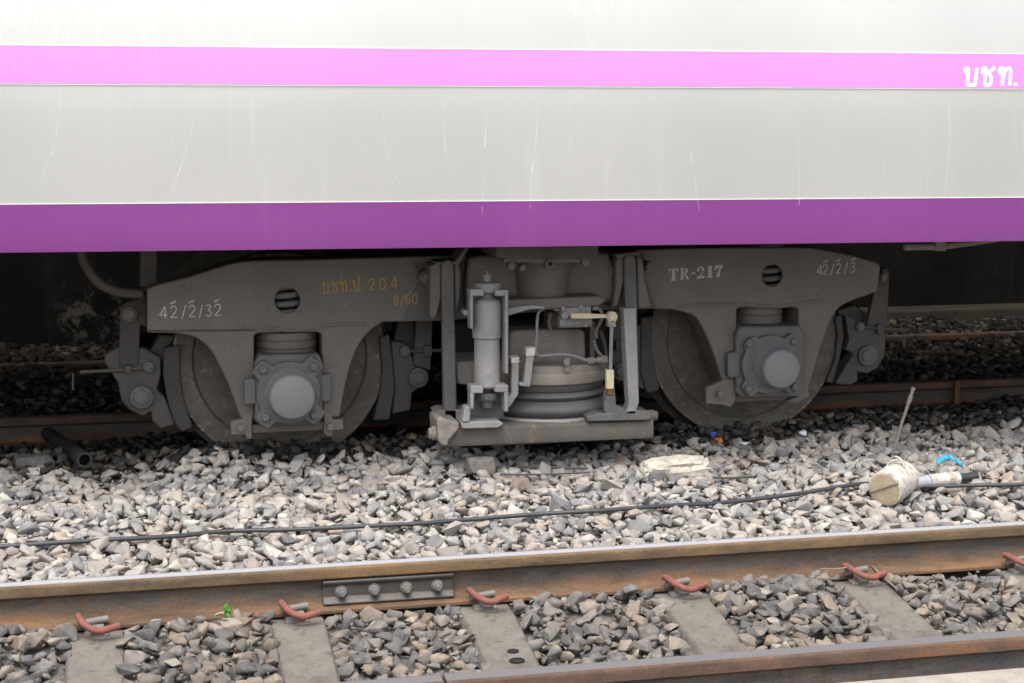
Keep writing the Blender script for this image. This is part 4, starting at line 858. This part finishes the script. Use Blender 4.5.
tag(m.build('stake', M['stake']), 'thin leaning metal stake stuck in the ballast behind the white pot', 'stake')
# blue cloth strip
m = MB(); pts = [hz(a, b)+Vector((0, 0, z)) for a, b, z in ((938, 470, .02), (944, 469, .035), (950, 469.5, .04), (957, 471, .03), (963, 473, .02))]; q = smooth(pts, 5)
up = Vector((0, .03, .035)); top_ = [m.bm.verts.new(p+up*(.5+.15*math.sin(i*1.3))) for i, p in enumerate(q)]; bot = [m.bm.verts.new(p) for p in q]
for i in range(len(q)-1): m.bm.faces.new((bot[i], bot[i+1], top_[i+1], top_[i]))
o = m.build('cloth_strip', M['blue'], recalc=False); so = o.modifiers.new('solid', 'SOLIDIFY'); so.thickness = .003
tag(o, 'bright blue crumpled strip lying on stones behind the white pot', 'cloth strip')
def rock(name, px, py, sx, sy, sz, rz, mat, label, cat, seed, chop=14, box=.75, tilt=0):
    r = random.Random(seed); g = hz(px, py); pts = []
    for _ in range(chop*3):
        v = Vector((r.uniform(-1, 1), r.uniform(-1, 1), r.uniform(-1, 1))); mx = max(abs(v.x), abs(v.y), abs(v.z)); v = v/mx*r.uniform(.88, 1) if r.random() < box else v.normalized()
        pts.append(Vector((v.x*sx, v.y*sy, v.z*sz)))
    R_ = Matrix.Rotation(rz, 3, 'Z') @ Matrix.Rotation(tilt, 3, 'Y'); m = MB().hull([R_ @ p+g+Vector((0, 0, sz*.75)) for p in pts])
    return tag(m.build(name, M[mat], smooth_angle=0, bevel=.003), label, cat)
from mathutils import noise as mn
g = hz(675, 474); m = MB(); bmesh.ops.create_cube(m.bm, size=2); bmesh.ops.subdivide_edges(m.bm, edges=m.bm.edges[:], cuts=7, use_grid_fill=True)
for v in m.bm.verts:
    c = v.co.copy(); c = c/max(1, (abs(c.x)**5+abs(c.y)**5+abs(c.z)**5)**.2); w = Vector((c.x*.135*(1-.05*c.z), c.y*.05, c.z*.036))
    q = Vector((c.x*2.1, c.y*2, c.z*5)); w += Vector((mn.noise(q*2)*.018, mn.noise(q*2+Vector((9, 0, 0)))*.012, mn.noise(q*1.6+Vector((0, 7, 0)))*.013))
    v.co = Matrix.Rotation(.05, 3, 'Z') @ Matrix.Rotation(-.03, 3, 'Y') @ w + g + Vector((0, 0, .028))
tag(m.build('block', M['blockw'], smooth_angle=25), 'long bleached white block lying on the ballast below the right wheel', 'block')
rock('stone_block', 480, 473, .055, .04, .036, .1, 'so_grey', 'squared grey stone block below the damper', 'stone', 5, 12, .95)
rock('brown_rock', 519, 489, .04, .03, .024, .3, 'brownrock', 'small reddish brown lump of rock below the spring plank', 'rock', 8)
rock('flat_rock', 34, 468, .075, .045, .03, .2, 'so_grey', 'flat dark stone slab on the ballast near the left edge', 'rock', 11)
m = MB(); a_ = hz(48, 440)+Vector((0, 0, .03)); b_ = hz(85, 468)+Vector((0, 0, .03)); m.lathe(a_, b_-a_, [(.03, 0), (.03, (b_-a_).length), (.021, (b_-a_).length), (.021, (b_-a_).length-.08), (0, (b_-a_).length-.08)], 24)
tag(m.build('iron_pipe', M['disc']), 'short dark iron pipe lying on stones left of the left wheel', 'pipe')
for i, (px, py, mt, nm, lab, s_) in enumerate(((713, 442, 'bluep', 'foil_scrap', 'tiny shiny blue foil scrap at the foot of the right wheel', .017), (718, 447, 'orange', 'plastic_scrap', 'small orange plastic scrap below the right wheel', .017), (802, 440, 'foil', 'foil_scrap', 'tiny silver foil scrap right of the right wheel', .018), (745, 451, 'foil', 'paper_scrap', 'small flat white paper scrap on the ballast above the white block', .03))):
    g = hz(px, py); r = random.Random(40+i); m = MB(); fl = .35 if 'paper' in nm else 1
    m.hull([g+Vector((r.uniform(-1, 1)*s_, r.uniform(-1, 1)*s_, .03+r.uniform(-1, 1)*s_*fl)) for _ in range(14)]); tag(m.build(nm, M[mt], smooth_angle=0), lab, 'litter')
# timber slivers and twigs
for pts, r_, lab, nm in (([(517, 471), (550, 472), (588, 473)], .006, 'dark split timber sliver on the ballast under the spring plank', 'timber_sliver'), ([(713, 482), (730, 482.5), (752, 481)], .005, 'short dark stick on the ballast right of the white block', 'stick'),
                         ([(500, 479), (540, 479), (590, 477)], .004, 'thin black wire along the stones beside the reddish brown rock', 'wire')):
    m = MB().tube(smooth([hz(a, b)+Vector((0, 0, .018)) for a, b in pts], 3), r_, 6); tag(m.build(nm, M['frame_dark']), lab, nm.split('_')[-1])
for pts, lab in (([(820, 569, -.085), (838, 569, -.09), (848, 567, -.09)], 'thin pale twig lying on the rail foot left of the fifth clip'), ([(871, 565, -.11), (882, 576, -.12), (897, 589, -.13)], 'thin brown twig lying right of the fifth red clip')):
    m = MB().tube(smooth([G(*p) for p in pts], 3), .0035, 6); tag(m.build('twig', M['twig']), lab, 'twig')
# sprout
b_ = G(212, 627, -.16); w_ = thing('weed', b_, 'small green weed sprouting from the ballast by the rail', 'weed')
Yw = b_.y; q = smooth([b_, P(213, 619, Yw), P(217, 614, Yw-.01), P(225, 612.5, Yw-.02)], 4); MB().tube(q, .0024, 6).build('stem', M['stem'], w_)
tip = q[-1]
for i, (dx, dz, w2_) in enumerate(((.006, .03, .012), (.018, .008, .013), (.002, .012, .011), (.014, -.012, .01))):
    m = MB(); dv = Vector((dx, -.006*i, dz)); sd_ = dv.cross(Vector((0, 1, .3))).normalized()*w2_
    vs = [m.bm.verts.new(tip+p) for p in (Vector((0, 0, 0)), dv*.45+sd_, dv, dv*.45-sd_, dv*.5+Vector((0, -.005, 0)))]
    for a, b in ((0, 1), (1, 2), (2, 3), (3, 0)): m.bm.faces.new((vs[a], vs[b], vs[4]))
    m.build('leaf', M['leaf'], w_)
